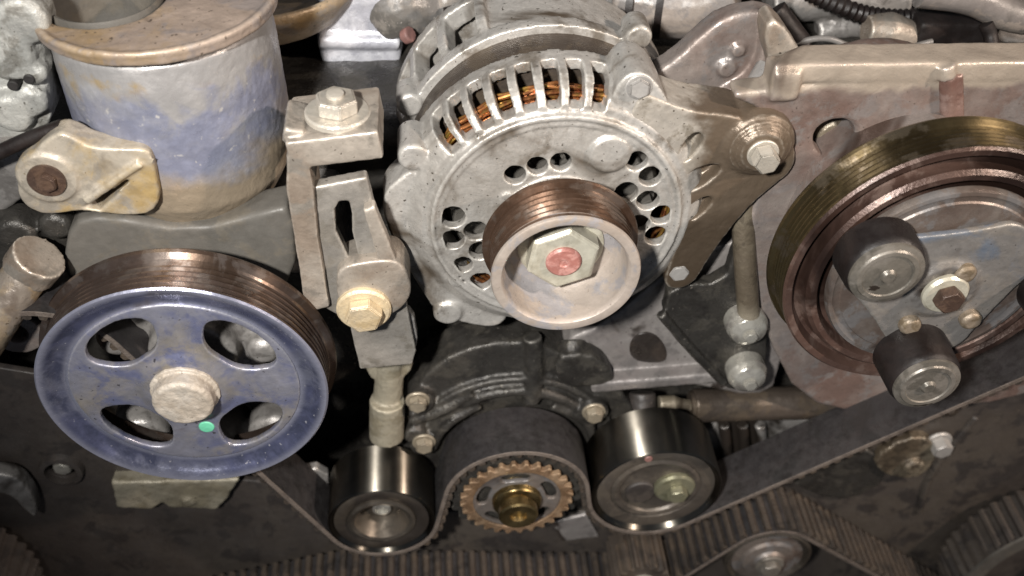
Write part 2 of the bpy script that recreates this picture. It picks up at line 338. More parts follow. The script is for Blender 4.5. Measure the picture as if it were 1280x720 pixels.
# ================================================================== ALTERNATOR
AX, AZ = -0.1, 1.8
alt = thing('alternator', 'pale cast aluminium alternator with copper windings showing through its top vents', 'alternator', (AX, 70, AZ - 70))
def polar(u, v, Y): p = P(u, v, Y); return math.hypot(p.x - AX, p.z - AZ), math.atan2(p.z - AZ, p.x - AX)
slots = [polar(u, v, 47)[1] for u, v in ((553, 160), (576, 145), (601, 131), (628, 117), (658, 109), (689, 106), (719, 106), (748, 110))]
slots.sort()
FULL = [(53, 37), (59, 37.5), (64, 41), (67.5, 47), (68, 52), (68, 66), (63, 66), (63, 53), (60, 47), (53, 42)]
INNER = [(53, 37), (57.2, 37.3), (58, 44), (53, 42)]
REAR = [(68, 58.5), (68, 66), (63, 66), (63, 58.5)]
hw = 0.050
ms = []
ms.append(lathe(INNER, AX, AZ, 160)); ms.append(lathe(REAR, AX, AZ, 160))
edges_ = [(slots[i] + hw, slots[i + 1] - hw) for i in range(len(slots) - 1)]
edges_.append((slots[-1] + hw, slots[0] - hw + 2 * PI))
for a, b in edges_:
    if b > a: ms.append(lathe(FULL, AX, AZ, 160, a, b))
hole_px = [(566, 272, 4.6), (566, 300, 6.0), (595, 289, 4.2), (600, 314, 4.6), (579, 331, 5.0), (601, 352, 4.6),
           (796, 202, 4.6), (813, 221, 4.6), (783, 241, 5.4), (810, 251, 5.0), (827, 269, 4.6), (798, 281, 5.2), (820, 295, 4.6),
           (644, 219, 5.0), (672, 208, 5.0), (701, 203, 5.0), (572, 350, 4.0)]
hc = [(P(u, v, 36).x, P(u, v, 36).z, r + 0.7) for u, v, r in hole_px]
holes = []
for i, (x, z, r) in enumerate(hc):
    near = min(math.hypot(x - a, z - b) for k, (a, b, c) in enumerate(hc) if k != i)
    holes.append(circle(x, z, min(r + 0.3, near / 2 - 0.4), 20))
ms.append(plate(circle(AX, AZ, 55, 96), holes, 36, 41, 0.2))
for r, t in ((54, 1.5), (50.8, 0.9)):
    ms.append(lathe([(r + t * math.cos(q), 36.2 + t * math.sin(q)) for q in [i * PI / 4 for i in range(8)]], AX, AZ, 128))
ms.append(lathe([(0, 28), (20, 28), (23, 31), (25, 36), (25, 41), (0, 41)], AX, AZ, 64, closed=False))
p = P(762, 192, 36); ms.append(cyl(9, 34.2, 40, p.x, p.z, 40, 1.0))
p = P(635, 250, 36); ms.append(cyl(4.5, 35, 40, p.x, p.z, 24, 0.8))
# lugs left and below
lug = rnd(px([(520, 205), (497, 222), (480, 238), (478, 262), (488, 292), (508, 330), (528, 362), (545, 388), (580, 402), (625, 408), (640, 380), (590, 350), (555, 300), (545, 240)], 44), 2)
ms.append(plate(lug, [circle(P(518, 276, 44).x, P(518, 276, 44).z, 3.4, 16)], 42, 60, 1.2))
p = P(516, 190, 46); ms.append(cyl(6.5, 41, 62, p.x, p.z, 32, 1.2))
p = P(560, 390, 42); ms.append(cyl(7, 40, 60, p.x, p.z, 32, 1.2))
# lug with through bolt, upper right
lug2 = rnd(px([(760, 130), (770, 100), (790, 84), (815, 92), (832, 118), (842, 150), (800, 170)], 42), 2)
ms.append(plate(lug2, [], 39, 66, 1.0))
# mounting ear: outline with pockets
ear = rnd(px([(780, 150), (800, 108), (828, 121), (862, 133), (905, 137), (948, 147), (980, 160), (993, 184), (988, 208), (962, 228), (936, 250), (906, 286), (882, 320), (866, 348), (845, 356), (826, 350), (836, 320), (845, 290), (840, 240), (815, 190)], 42), 2)
pockets = [rnd(px(q, 42), 2) for q in ([(845, 193), (852, 172), (868, 158), (880, 166), (868, 184), (855, 197)], [(850, 228), (858, 210), (885, 198), (902, 202), (888, 218), (862, 234)], [(856, 262), (864, 247), (884, 238), (890, 246), (874, 262), (862, 270)])]
ear_parts = []
ear_parts.append(plate(ear, pockets, 38, 50, 1.2))
ear_parts.append(plate(ear, [], 45.5, 62, 1.2))
eb = P(950, 184, 36)
ear_parts.append(lathe([(0, 60), (15.5, 60), (15.5, 42), (15.0, 37), (13.4, 36.2), (13.0, 34.6), (11.4, 34.4), (11.0, 33.0), (9.6, 32.9), (9.4, 31.6), (0, 31.6)], eb.x, eb.z, 64, closed=False))
front = put('front_housing', cast(ms, 0.75, 1, 0.5, 8, 0.16), 'alu', alt)
M['ear'] = mat('oily_brown_stained_aluminium', '#a39d94', '#8f887d', '#817a6f', 0.38, 0.4, 16, t1=(0.4, 0.62), speck='#3a3128', speck_s=460, speck_t=(0.67, 0.70), bump=0.28, bump_s=380, edge='#bdb6ab', bands=(('#5e5245', P(825, 200, 40).x, P(925, 200, 40).x, 22, 0.34, 0.56, 0), ('#4b4034', P(900, 250, 40).z + 10, P(900, 300, 40).z, 22, 0.44, 0.68)), oil='#382e24', oil_s=20, oil_t=(0.57, 0.7))
put('mounting_ear', cast(ear_parts, 0.75, 1, 0.5, 8, 0.3), 'ear', alt, 'brown oily mounting ear')
bolt_y(alt, (eb.x, 31.6, eb.z), 5.6, 7.0, 'bolt_dull', 1.2, 1.2, 0.2, 'mounting_bolt')
p = P(797, 104, 42); bolt_y(alt, (p.x, 39.2, p.z), 4.6, 2.0, 'alu_grey', 1.2, 0.8, 0.5, 'through_bolt')
p = P(848, 338, 40); bolt_y(alt, (p.x, 40.2, p.z), 5.0, 3.0, 'alu_grey', None, 0, 0.1, 'through_bolt')
# oily film of the ear is a colour of the metal itself
# rear housing
ms = [lathe([(68.5, 86), (68.5, 94), (62, 94), (62, 86)], AX, AZ, 160, closed=True)]
for k in range(5):
    a = 1.95 + k * 0.30; ms.append(lathe([(69, 94), (71, 100), (71, 128), (62, 128), (62, 94)], AX, AZ, 200, a, a + 0.07))
ms.append(lathe([(71, 121), (71, 128), (62, 128), (62, 121)], AX, AZ, 120, 1.95, 3.2))
ms.append(lathe([(66, 94), (66, 128), (60, 128), (60, 94)], AX, AZ, 120, 0, 1.95)); ms.append(lathe([(66, 94), (66, 128), (60, 128), (60, 94)], AX, AZ, 120, 3.1, 2 * PI))
for u, v in ((798, 46), (512, 130)):
    p = P(u, v, 86); ms.append(cyl(6, 84, 100, p.x, p.z, 32, 1.0))
ms.append(lathe([(0, 126), (64, 126), (64, 131), (0, 131)], AX, AZ, 96, closed=False))
put('rear_housing', cast(ms, 1.0, 2, 0.5, 8, 0.3), 'alu', alt)
# stator stack and copper winding
st = []
for k in range(20):
    y = 62.5 + k * 1.4; st.append(lathe([(64.5, y), (64.5, y + 1.05), (50, y + 1.05), (50, y)], AX, AZ, 96))
put('stator', join(st), 'pipe', alt)
wires = []
for k in range(15):
    r0 = 52.5 + (k % 5) * 1.75; y0 = 45.5 + (k // 5) * 3.4 + (k % 2) * 1.1
    pts = []
    for i in range(61):
        a = 2 * PI * i / 60
        w_ = math.sin(a * 17 + k * 1.3) * 0.7 + math.sin(a * 29 + k) * 0.4
        pts.append((AX + (r0 + w_) * math.cos(a), y0 + math.cos(a * 23 + k * 2) * 0.8, AZ + (r0 + w_) * math.sin(a)))
    wires.append(tube(pts[:-1], 0.95, res=2, cyclic=True, smooth=False))
put('copper_winding', join(wires), 'copper', alt)
rt = [lathe([(0, 52), (46, 52), (48, 56), (48, 120), (0, 120)], AX, AZ, 64, closed=False)]
for i in range(12):
    a = i * PI / 6; rt.append(box(AX + 36 * math.cos(a), 48, AZ + 36 * math.sin(a), 16, 9, 2, Matrix.Rotation(-a - 0.4, 4, 'Y'), 0.3))
put('rotor', join(rt), 'dark', alt)
# pulley: ribbed barrel, lip, cup
pul = put('pulley', lathe([(31.2, 1.2)] + ribs(30.6, 3.0, 19.5, 5, 2.0) + [(30.8, 20), (33.2, 20.6), (33.6, 22), (33.2, 23), (20, 24), (20, 22.4), (27.5, 22.0), (30.0, 2.2)], AX, AZ, 128), 'rib_rust', alt, 'rusty brown grooved barrel', angle=25)
put('pulley_lip', lathe([(31.2, 1.2), (30.8, 0.2), (30.0, -0.2), (27.0, 0.2), (26.2, 1.2), (26.0, 3), (25.4, 17), (23, 20.5), (8, 21.2), (8, 22.1), (27.6, 21.7), (30.0, 2.2)], AX, AZ, 128), 'lip', pul, 'dusty pale lip and cup')
nt = put('shaft_nut', join([xf(hexa(16.2, 12, 1.2), facing((AX, 22, AZ), (0, -1, 0), 0.35)), xf(revz([(0, 0), (18.5, 0), (18.5, 1.6), (17.5, 2.2), (0, 2.2)], 48), facing((AX, 21.3, AZ), (0, -1, 0)))]), 'nut', alt)
put('shaft_end', xf(revz([(0, 0), (7.6, 0), (7.6, 0.9), (6.6, 1.7), (2.2, 1.9), (1.6, 1.3), (0, 1.2)], 40), facing((AX, 10.05, AZ), (0, -1, 0))), 'red', nt, 'red brown threaded shaft end')

# ================================================================== POWER STEERING PUMP
pc = P(231, 492, 0); X0, Z0 = pc.x, pc.z; RP = 62.2
ps = thing('power_steering_pump', 'power steering pump with large blue grey pulley pierced by four oval windows', 'pump', (X0, 40, Z0 - 60))
rim = [(RP, 0.8)] + ribs(RP - 0.6, 2.2, 17.5, 5, 2.8) + [(RP, 18.2), (RP + 2.6, 19.6), (RP + 2.8, 21.5), (RP + 2.0, 23), (RP - 5, 23), (RP - 6, 8), (RP - 4, 2)]
pl = put('pulley', lathe(rim, X0, Z0, 160), 'rib', ps, 'brown worn grooved rim', angle=25)
dish = [(RP, 0.8), (RP - 0.8, 0.0), (RP - 3.2, 0.2), (RP - 5.5, 2.0), (RP - 8, 4.2), (RP - 12.8, 4.8), (RP - 12.8, 7.4), (RP - 6, 7.0), (RP - 4, 2.6)]
put('pulley_flange', lathe(dish, X0, Z0, 160), 'blue', pl)
wins = []
for u, v in ((148, 424), (308, 424), (168, 535), (322, 532)):
    q = P(u, v, 5); r_, a_ = math.hypot(q.x - X0, q.z - Z0), math.atan2(q.z - Z0, q.x - X0)
    lp = []
    for i in range(28):
        t = 2 * PI * i / 28
        sg = lambda x, e: math.copysign(abs(x) ** e, x)
        k_ = sg(math.sin(t), 0.75); rr = 35.2 + 11.2 * k_; aa = a_ + (0.46 + 0.05 * k_) * sg(math.cos(t), 0.75)
        lp.append((X0 + rr * math.cos(aa), Z0 + rr * math.sin(aa)))
    wins.append(lp)
face = plate(circle(X0, Z0, RP - 12.6, 128), wins, 3.8, 7.4, 0.6)
put('pulley_face', cast([face, lathe([(0, 1.8), (17, 1.8), (22, 4.0), (22, 7), (0, 7)], X0, Z0, 64, closed=False)], 0.8, 2, 0.25, 12, 0.12), 'blue_centre', pl)
# centre bolt: round crusty cap
put('centre_bolt', cast([cyl(13.2, -7, 4, X0, Z0, 48, 1.4), lathe([(0, 0.4), (15, 0.4), (15, 2.4), (0, 2.4)], X0, Z0, 48, closed=False)], 0.55, 2, 0.8, 5, 0.5), 'bolt_dust', ps)
q = P(258, 535, 3); put('paint_dab', cast([lathe([(0, 3.0), (3.4, 3.2), (3.8, 4.4), (0, 4.8)], q.x, q.z, 24, closed=False)], 0.4, 2, 0.3, 3, 0), 'green', pl)
# pump body seen through the windows
ms = [cyl(36, 34, 120, X0, Z0, 64, 3), box(X0 + 5, 96, Z0 + 30, 130, 60, 46, bev=6), cyl(20, 22, 40, X0, Z0, 40, 2)]
for u, v, r in ((145, 428, 9), (330, 440, 8), (175, 548, 14), (345, 545, 14)):
    q = P(u, v, 26); ms.append(cyl(r, 24, 60, q.x, q.z, 32, 3))
put('pump_body', cast(ms, 1.6, 3, 0.8, 14, 0.4), 'alu_grey', ps)
cov = rnd(px([(88, 272), (130, 262), (240, 282), (330, 258), (368, 250), (372, 345), (300, 420), (120, 420), (80, 330)], 44), 1)
put('rear_cover', cast([plate(cov, [], 40, 58, 2)], 1.3, 2, 0.6, 14, 0.2), 'cover', ps)

# ================================================================== METAL CANISTER (upper left)
cz_top = 92.0
tc = PZ(195, -6, cz_top)
rt_ = 47.0
can = thing('metal_canister', 'large blue grey stained metal canister with wide tan rim and dark mouth', 'canister', (tc.x, tc.y, cz_top - 130))
def revZ(prof, cx, cy, seg=128, sx=1.0):
    V, Fc = [], []; n = len(prof)
    for i in range(seg):
        a = 2 * PI * i / seg
        for r, z in prof: V.append((cx + r * math.cos(a), cy + r * math.sin(a), z))
    for i in range(seg):
        for j in range(n):
            A, B = i * n + j, i * n + (j + 1) % n; Fc.append((A, B, ((i + 1) % seg) * n + (j + 1) % n, ((i + 1) % seg) * n + j))
    return fixn(new_mesh(V, Fc))
body = revZ([(rt_ - 6, cz_top - 6), (rt_ - 3, cz_top - 8), (rt_ - 2, cz_top - 20), (rt_ - 2, cz_top - 64), (rt_ - 4, cz_top - 78), (rt_ - 10, cz_top - 89), (rt_ - 22, cz_top - 95), (0.5, cz_top - 97), (0.5, cz_top - 90), (rt_ - 14, cz_top - 80)], tc.x, tc.y)
put('body', cast([body], 1.1, 3, 1.0, 16, 0.4), 'canister', can)
mp = tc + Vector((-20, -1.5, 0))
rimm = xf(plate2d(circle(tc.x, tc.y, rt_ + 1.5, 128), [circle(mp.x, mp.y, 24.0, 64)], 5, 1.2), Matrix.Translation((0, 0, cz_top - 2.5)))
put('rim', cast([rimm, revZ([(rt_ + 0.8, cz_top - 3), (rt_ - 1, cz_top - 6), (rt_ - 5, cz_top - 6), (rt_ - 4, cz_top - 3)], tc.x, tc.y), revZ([(rt_ + 0.4 + 1.7 * math.cos(q), cz_top - 0.4 + 1.7 * math.sin(q)) for q in [i * PI / 4 for i in range(8)]], tc.x, tc.y)], 0.8, 2, 0.8, 12, 0.25), 'rim', can)
put('mouth', revZ([(23, cz_top - 1), (22.4, cz_top + 1.2), (21, cz_top + 0.6), (20, cz_top - 40), (0.5, cz_top - 42), (0.5, cz_top - 44), (22, cz_top - 43), (23.5, cz_top - 6)], mp.x, mp.y, 96), 'cover', can, 'dark open mouth')
# yellow ear at the foot
YE = tc.y - rt_ - 2
earp = rnd(px([(22, 218), (34, 196), (70, 164), (92, 172), (112, 184), (150, 186), (182, 186), (192, 200), (203, 266), (150, 272), (110, 262), (62, 271), (34, 262), (20, 244)], YE), 2)
slit = [px([(106, 259), (140, 236), (178, 211), (150, 240), (124, 263)], YE)]
ear_m = cast([plate(earp, slit, YE, YE + 12, 1.5), lathe([(0, YE - 1.4), (11, YE - 1.4), (12.4, YE), (12.4, YE + 6), (0, YE + 6)], P(60, 222, YE).x, P(60, 222, YE).z, 48, closed=False),
              tube([P(108, 250, YE), P(176, 203, YE)], 2.0, smooth=False)], 0.75, 1, 0.6, 9, 0.2)
br = put('mounting_ear', ear_m, 'yellow', can, 'yellow stained mounting ear')
q = P(60, 222, YE); put('bolt', join([xf(revz([(0, 0), (7.4, 0), (7.4, 1.2), (0, 1.2)]), facing((q.x, YE - 1.4, q.z), (0, -1, 0))), xf(hexa(4.6, 2.6), facing((q.x, YE - 2.5, q.z), (0, -1, 0), 0.4))]), 'rustbrown', br)

# ================================================================== LEFT EDGE CASTINGS
YL = tc.y - 20
lw = thing('intake_casting', 'white speckled aluminium casting beside the canister rim', 'casting', P(10, 170, YL))
ms = [plate(rnd(px([(-60, -40), (42, -30), (52, 40), (60, 110), (66, 160), (20, 178), (-60, 190)], YL), 1), [], YL, YL + 40, 2)]
for u, v, r in ((18, 135, 9), (40, 120, 7), (8, 60, 12), (30, 20, 10), (45, 85, 5)):
    q = P(u, v, YL); ms.append(cyl(r, YL - 6, YL + 10, q.x, q.z, 32, 2))
put('body', cast(ms, 1.2, 2, 1.2, 7, 0.5), 'white', lw)
for u, v in ((20, 100), (40, 92)):
    q = P(u, v, YL - 2); put('stud', cyl(2.2, YL - 7, YL, q.x, q.z, 16, 0.4), 'black', lw)
YH = YL - 20
single('black_hose', tube([P(-60, 215, YH), P(-5, 192, YH), P(40, 172, YH), P(78, 158, YH)], 3.0), 'rubber', 'thin black hose crossing between white casting and yellow ear', 'hose')
ms = [plate(rnd(px([(-80, 200), (20, 180), (48, 190), (30, 262), (-80, 290)], YH + 12), 1), [], YH + 12, YH + 30, 2)]
single('grey_flange', cast(ms, 1.3, 2, 1.0, 9, 0.4), 'alu_grey', 'smooth grey metal flange behind the yellow mounting ear', 'flange')
YT = 30
tl = thing('stub_pipe', 'stubby tan pipe beside the blue grey pulley', 'pipe', P(10, 400, YT))
put('pipe_body', cast([tube([P(44, 330, YT), P(26, 352, YT - 4), P(0, 392, YT - 10), P(-30, 440, YT - 12)], 9.5)], 0.9, 2, 0.8, 9, 0.3), 'tan', tl)
put('collar', cast([tube([P(50, 320, YT), P(36, 338, YT)], 11.5)], 0.9, 2, 0.6, 6, 0.2), 'bracket_tan', tl)
q = P(20, 414, 36)
single('pipe_ring', cast([lathe([(6, 34), (12, 34), (12.6, 36), (12, 46), (5, 46), (5, 36)], q.x, q.z, 48)], 0.7, 2, 0.4, 6, 0.2), 'bracket', 'dull mauve open pipe ring under the tan stub pipe', 'ring')
single('pump_flange', cast([plate(rnd(px([(-40, 262), (70, 275), (110, 285), (100, 330), (60, 400), (-40, 420)], 52), 1), [], 50, 62, 1.5), cyl(9, 44, 60, P(24, 288, 50).x, P(24, 288, 50).z, 24, 2), cyl(7, 44, 60, P(72, 276, 50).x, P(72, 276, 50).z, 24, 2)], 1.2, 2, 1.0, 8, 0.3), 'dark', 'dark oily flange behind the tan stub pipe', 'flange')

# ================================================================== BELT ADJUSTER
ad = thing('belt_adjuster', 'dusty beige alternator belt adjuster bracket with sliding block', 'bracket', P(440, 460, 40))
# U-shaped frame: front arm and top shelf
YA = 22
top = [P(358, 183, YA + 2), P(474, 158, YA + 2)]
zt = (top[0].z + top[1].z) / 2
def quad_prism(bot4, up): pass
sh_a, sh_b = P(360, 196, YA), P(476, 182, YA)
ang = math.atan2(sh_b.z - sh_a.z, sh_b.x - sh_a.x)
Ls = (Vector((sh_b.x, sh_b.z)) - Vector((sh_a.x, sh_a.z))).length
shelf_m = Matrix.Translation(((sh_a.x + sh_b.x) / 2, YA + 17, (sh_a.z + sh_b.z) / 2)) @ Matrix.Rotation(-ang, 4, 'Y')
ms = [box(0, 0, 0, Ls, 34, 13, shelf_m and None, 1.4)]
ms[0] = xf(ms[0], shelf_m)
ms.append(plate(px([(358, 195), (384, 190), (392, 240), (398, 300), (412, 384), (382, 392), (368, 300), (358, 240)], YA), [], YA, YA + 30, 1.0))
q = P(376, 170, YA + 4); ms.append(box(q.x - 3, YA + 14, q.z, 8, 22, 7, Matrix.Rotation(0.3, 4, 'Y'), 1.5))
put('frame', cast(ms, 0.7, 1, 0.5, 9, 0.25), 'bracket_tan', ad)
slot = [px([(418, 262), (424, 252), (436, 252), (440, 268), (440, 290), (450, 330), (456, 350), (448, 352), (434, 318), (420, 290)], YA + 4)]
bp_ = px([(384, 236), (458, 222), (478, 296), (508, 380), (520, 440), (515, 456), (450, 462), (436, 402), (404, 384), (394, 320)], YA + 4)
put('back_plate', cast([plate(bp_, slot, YA + 4, YA + 10, 0.6)], 0.7, 1, 0.4, 9, 0.2), 'adj_plate', ad)
put('guide_rail', cast([plate(px([(454, 262), (468, 256), (496, 326), (476, 336)], YA), [], YA - 1, YA + 5, 1.0)], 0.8, 2, 0.4, 8, 0.2), 'bracket_tan', ad)
blk = rnd(px([(422, 330), (470, 322), (500, 322), (514, 350), (512, 372), (496, 388), (456, 404), (428, 394), (420, 360)], YA), 2)
put('slide_block', cast([plate(blk, [], YA - 2, YA + 16, 1.4)], 0.7, 1, 0.6, 9, 0.25), 'bracket_tan', ad)
q = P(455, 384, YA - 2)
put('lock_bolt', join([lathe([(0, YA - 5), (11, YA - 5), (12, YA - 3.8), (12, YA - 1), (0, YA - 1)], q.x, q.z, 48, closed=False), xf(hexa(8.4, 5.5), facing((q.x, YA - 5, q.z), (0, -1, 0), 0.15))]), 'bolt_tan', ad, 'tan corroded locking bolt')
q = shelf_m @ Vector((2, -2, 6.5))
put('adjusting_bolt', join([xf(revz([(0, 0), (13, 0), (13, 1.8), (12.2, 2.6), (0, 2.6)]), facing(q, (0.05, 0, 1))), xf(hexa(8.6, 6.4), facing(q + Vector((0, 0, 2.5)), (0.05, 0, 1), 0.2)), xf(revz([(0, 0), (3.6, 0), (3.4, 1.6), (0, 2.2)]), facing(q + Vector((0, 0, 8.8)), (0.05, 0, 1)))]), 'bolt_dull', ad, 'crusty pale adjusting bolt on top')
put('lower_leg', cast([tube([P(488, 440, 52), P(486, 478, 50), P(484, 505, 48)], 7.5), tube([P(484, 500, 46), P(483, 545, 44)], 9.2), plate(rnd(px([(446, 440), (520, 430), (512, 470), (470, 480)], 50), 1), [], 48, 56, 1)], 0.8, 2, 0.7, 8, 0.3), 'alu_leg', ad)
put('grey_arm', cast([plate(rnd(px([(498, 395), (516, 388), (524, 432), (512, 440), (502, 430)], YA + 8), 1), [], YA + 8, YA + 14, 1)], 0.8, 2, 0.3, 8, 0.2), 'alu_grey', ad)

# ================================================================== TIMING DRIVE
YF, YB = 15.0, 46.0
iL = P(477, 654, YF); rL = 28.6
iR = P(821, 617, YF); rR = 35.4
sp = P(646, 624, YF); rS = 36.0
# left idler
t = thing('idler_pulley', 'smaller polished steel idler pulley with deep round recess beside adjuster leg', 'pulley', (iL.x, 30, iL.z - rL))
put('outer_shell', lathe([(rL, YF + 1.0), (rL, YB - 1), (rL - 1, YB), (rL - 5, YB), (rL - 5, YF + 3.4), (rL - 3.4, YF + 2.6), (rL - 1.2, YF + 0.3), (rL - 0.4, YF + 0.3)], iL.x, iL.z, 128), 'steel', t, angle=40)
put('seal', lathe([(rL - 3.2, YF + 1.6), (rL - 4, YF + 1.2), (19, YF + 1.6), (18, YF + 2.4), (18, YF + 6), (rL - 4, YF + 6)], iL.x, iL.z, 96), 'steel_dark', t)
put('hub', lathe([(18.2, YF + 0.9), (16.5, YF + 0.2), (14.6, YF + 0.9), (12.8, YF + 5), (10.5, YF + 12), (0, YF + 12.4), (0, YF + 16), (18.2, YF + 16)], iL.x, iL.z, 96), 'steel_edge', t)
put('bolt', xf(revz([(0, 0), (5.2, 0), (5.0, 3.4), (3.6, 3.8), (3.2, 2.2), (0, 2.2)]), facing((iL.x, YF + 12.3, iL.z), (0, -1, 0))), 'bolt', t)
# right idler (tensioner)
t = thing('idler_pulley', 'larger polished steel idler pulley with off centre bolt beside horizontal pipe', 'pulley', (iR.x, 30, iR.z - rR))
put('outer_shell', lathe([(rR, YF + 1.2), (rR, YB - 1), (rR - 1, YB), (rR - 5, YB), (rR - 5, YF + 4), (rR - 3.6, YF + 3), (rR - 1.6, YF + 0.3), (rR - 0.6, YF + 0.3)], iR.x, iR.z, 128), 'steel', t, angle=40)
put('seal', lathe([(rR - 3.4, YF + 2.6), (rR - 4.4, YF + 2.2), (25, YF + 3.0), (24, YF + 4), (24, YF + 8), (rR - 4, YF + 8)], iR.x, iR.z, 96), 'dusty_face', t)
put('hub', lathe([(24.4, YF + 3.2), (22.5, YF + 2.2), (20, YF + 2.8), (19, YF + 4.2), (0, YF + 4.2), (0, YF + 10), (24.4, YF + 10)], iR.x, iR.z, 96), 'dusty_face', t)
q = P(800, 614, YF + 4); put('recess_cap', cyl(8.5, YF + 2.6, YF + 8, q.x, q.z, 48, 0.8), 'plastic', t)
q = P(843, 609, YF + 3); put('washer', cyl(11.2, YF + 1.0, YF + 6, q.x, q.z, 48, 1.2), 'nut_olive', t, 'olive grey washer')
bolt_y(t, (q.x + 1, YF + 1.0, q.z - 1), 5.6, 4.6, 'nut_olive', None, 0, 0.2)
q = P(811, 575, YF + 1.5); put('paint_dab', cyl(2.2, YF + 1.6, YF + 4, q.x, q.z, 20, 0.4), 'pinkish', t)
# crank sprocket
t = thing('crankshaft_sprocket', 'crankshaft sprocket with rusty orange toothed guide plate and brass coloured hub', 'sprocket', (sp.x, 30, sp.z - rS))
NT = 28
gear = []
for i in range(NT * 4):
    a = 2 * PI * (i + 0.5) / (NT * 4); gear.append((sp.x + (30.2 if i % 4 in (0, 1) else 27.2) * math.cos(a), sp.z + (30.2 if i % 4 in (0, 1) else 27.2) * math.sin(a)))
put('toothed_ring', cast([plate(gear, [circle(sp.x, sp.z, 23.4, 72)], YF - 1, YF + 2.4, 0.3)], 0.45, 1, 0.3, 5, 0.2), 'rust', t, 'rusty brown toothed ring')
gw = []
for a0 in (0.35, 1.6, 2.86, 4.1, 5.37):
    lp = []
    for i in range(24):
        tt = 2 * PI * i / 24; rr = 18.6 + 3.1 * math.copysign(abs(math.sin(tt)) ** 0.6, math.sin(tt)); aa = a0 + 0.42 * math.copysign(abs(math.cos(tt)) ** 0.7, math.cos(tt)); lp.append((sp.x + rr * math.cos(aa), sp.z + rr * math.sin(aa)))
    gw.append(lp)
put('spider', cast([plate(circle(sp.x, sp.z, 23.6, 72), gw, YF - 0.2, YF + 2.2, 0.2)], 0.45, 1, 0.3, 5, 0.2), 'clutch_warm', t, 'grey spoked centre')
body_pts = []
for i in range(24 * 4):
    a = 2 * PI * i / 96; rr = rS if i % 4 in (0, 1) else rS - 3; body_pts.append((sp.x + rr * math.cos(a), sp.z + rr * math.sin(a)))
put('toothed_barrel', plate(body_pts, [], YF + 4, YB, 0.2), 'dark', t)
put('hub', lathe([(0, YF - 7), (8.6, YF - 7), (9.2, YF - 6), (9.2, YF - 4.4), (12.4, YF - 3.6), (13.2, YF - 2.4), (13.6, YF + 6), (0, YF + 6)], sp.x, sp.z, 64, closed=False), 'brass', t)
put('shaft_end', lathe([(0, YF - 8.5), (4, YF - 8.5), (4.6, YF - 11), (9.4, YF - 11.5), (10.4, YF - 10.6), (10.4, YF - 6), (0, YF - 6)], sp.x, sp.z, 48, closed=False), 'brass', t)
# lower idler, right lower sprocket, left lower sprocket
lo = P(960, 700, YF); rLo = 26.0
t = thing('lower_idler', 'dull grey stepped idler pulley under the toothed belt hump', 'pulley', (lo.x, 30, lo.z - rLo))
put('shell', lathe([(rLo, YF + 1), (rLo, YB), (rLo - 5, YB), (rLo - 5, YF + 2.5), (rLo - 2, YF)], lo.x, lo.z, 96), 'steel_edge', t)
put('face', lathe([(0, YF - 3), (9, YF - 3), (10, YF - 1), (15, YF - 0.4), (16.5, YF + 1.2), (21.2, YF + 1.6), (21.6, YF + 5), (0, YF + 5)], lo.x, lo.z, 96, closed=False), 'clutch_warm', t)
bolt_y(t, (lo.x, YF - 3, lo.z), 6, 4, 'bumper', 1.4, 1.4, 0.2)
def sprocket(c, r, teeth, label, y0, y1, ring='plastic'):
    t = thing('camshaft_sprocket', label, 'sprocket', (c.x, 30, c.z - r))
    pts = []
    for i in range(teeth * 4):
        a = 2 * PI * i / (teeth * 4); rr = r if i % 4 in (0, 1) else r - 2.6; pts.append((c.x + rr * math.cos(a), c.z + rr * math.sin(a)))
    put('toothed_rim', plate(pts, [circle(c.x, c.z, r - 9, 96)], y0, y1, 0.3), 'plastic', t)
    put('face_ring', lathe([(r + 0.5, y0 - 2), (r + 0.8, y0 - 0.4), (r - 8, y0 - 0.2), (r - 9.5, y0 + 6), (r - 12, y0 + 6), (r - 10, y0 - 1.6)], c.x, c.z, 160), ring, t)
    put('web', lathe([(0, y0 + 12), (r - 8.6, y0 + 12), (r - 8.6, y0 + 17), (0, y0 + 17)], c.x, c.z, 96, closed=False), 'plastic', t)
    put('hub', lathe([(0, y0 + 2), (11, y0 + 2), (13, y0 + 5), (14, y0 + 12.5), (0, y0 + 12.5)], c.x, c.z, 64, closed=False), 'dark', t)
    return t
cR = P(1326, 724, YF); rcR = 66.0
sprocket(cR, rcR, 48, 'black toothed camshaft sprocket right of the hump in the belt', YF, YB - 2, 'cover')
cL = P(-118, 768, YF); rcL = 66.0
sprocket(cL, rcL, 48, 'black camshaft sprocket left of the plastic timing cover bolt hole', YF, YB - 2, 'cover')
# belt path (x, z), clockwise as seen from the front; thickness lies outside the toothed side
TH = 1.3
def arc(c, r, a0, a1, n=40): return [(c[0] + r * math.cos(a0 + (a1 - a0) * i / n), c[1] + r * math.sin(a0 + (a1 - a0) * i / n)) for i in range(n + 1)]
def tangent(c1, r1, s1, c2, r2, s2):
    """angles where a taut run leaves circle 1 and meets circle 2; s = +1 clockwise, -1 counter-clockwise"""
    dx, dz = c2[0] - c1[0], c2[1] - c1[1]; D = math.hypot(dx, dz); base = math.atan2(dz, dx)
    k = (s1 * r1 - s2 * r2) / D; th = math.acos(max(-1, min(1, k)))
    n = base + th                              # clockwise wheels keep their centre to the right of the run
    return (n if s1 > 0 else n + PI), (n if s2 > 0 else n + PI)
upR = P(1440, 458, YF)
ti = P(802, 728, YF); rTi = 17.0
t = thing('toothed_idler', 'brown toothed idler wheel under the larger polished idler', 'pulley', (ti.x, 30, ti.z - rTi))
pts = []
for i in range(18 * 4):
    a = 2 * PI * i / 72; rr = rTi if i % 4 in (0, 1) else rTi - 2.6; pts.append((ti.x + rr * math.cos(a), ti.z + rr * math.sin(a)))
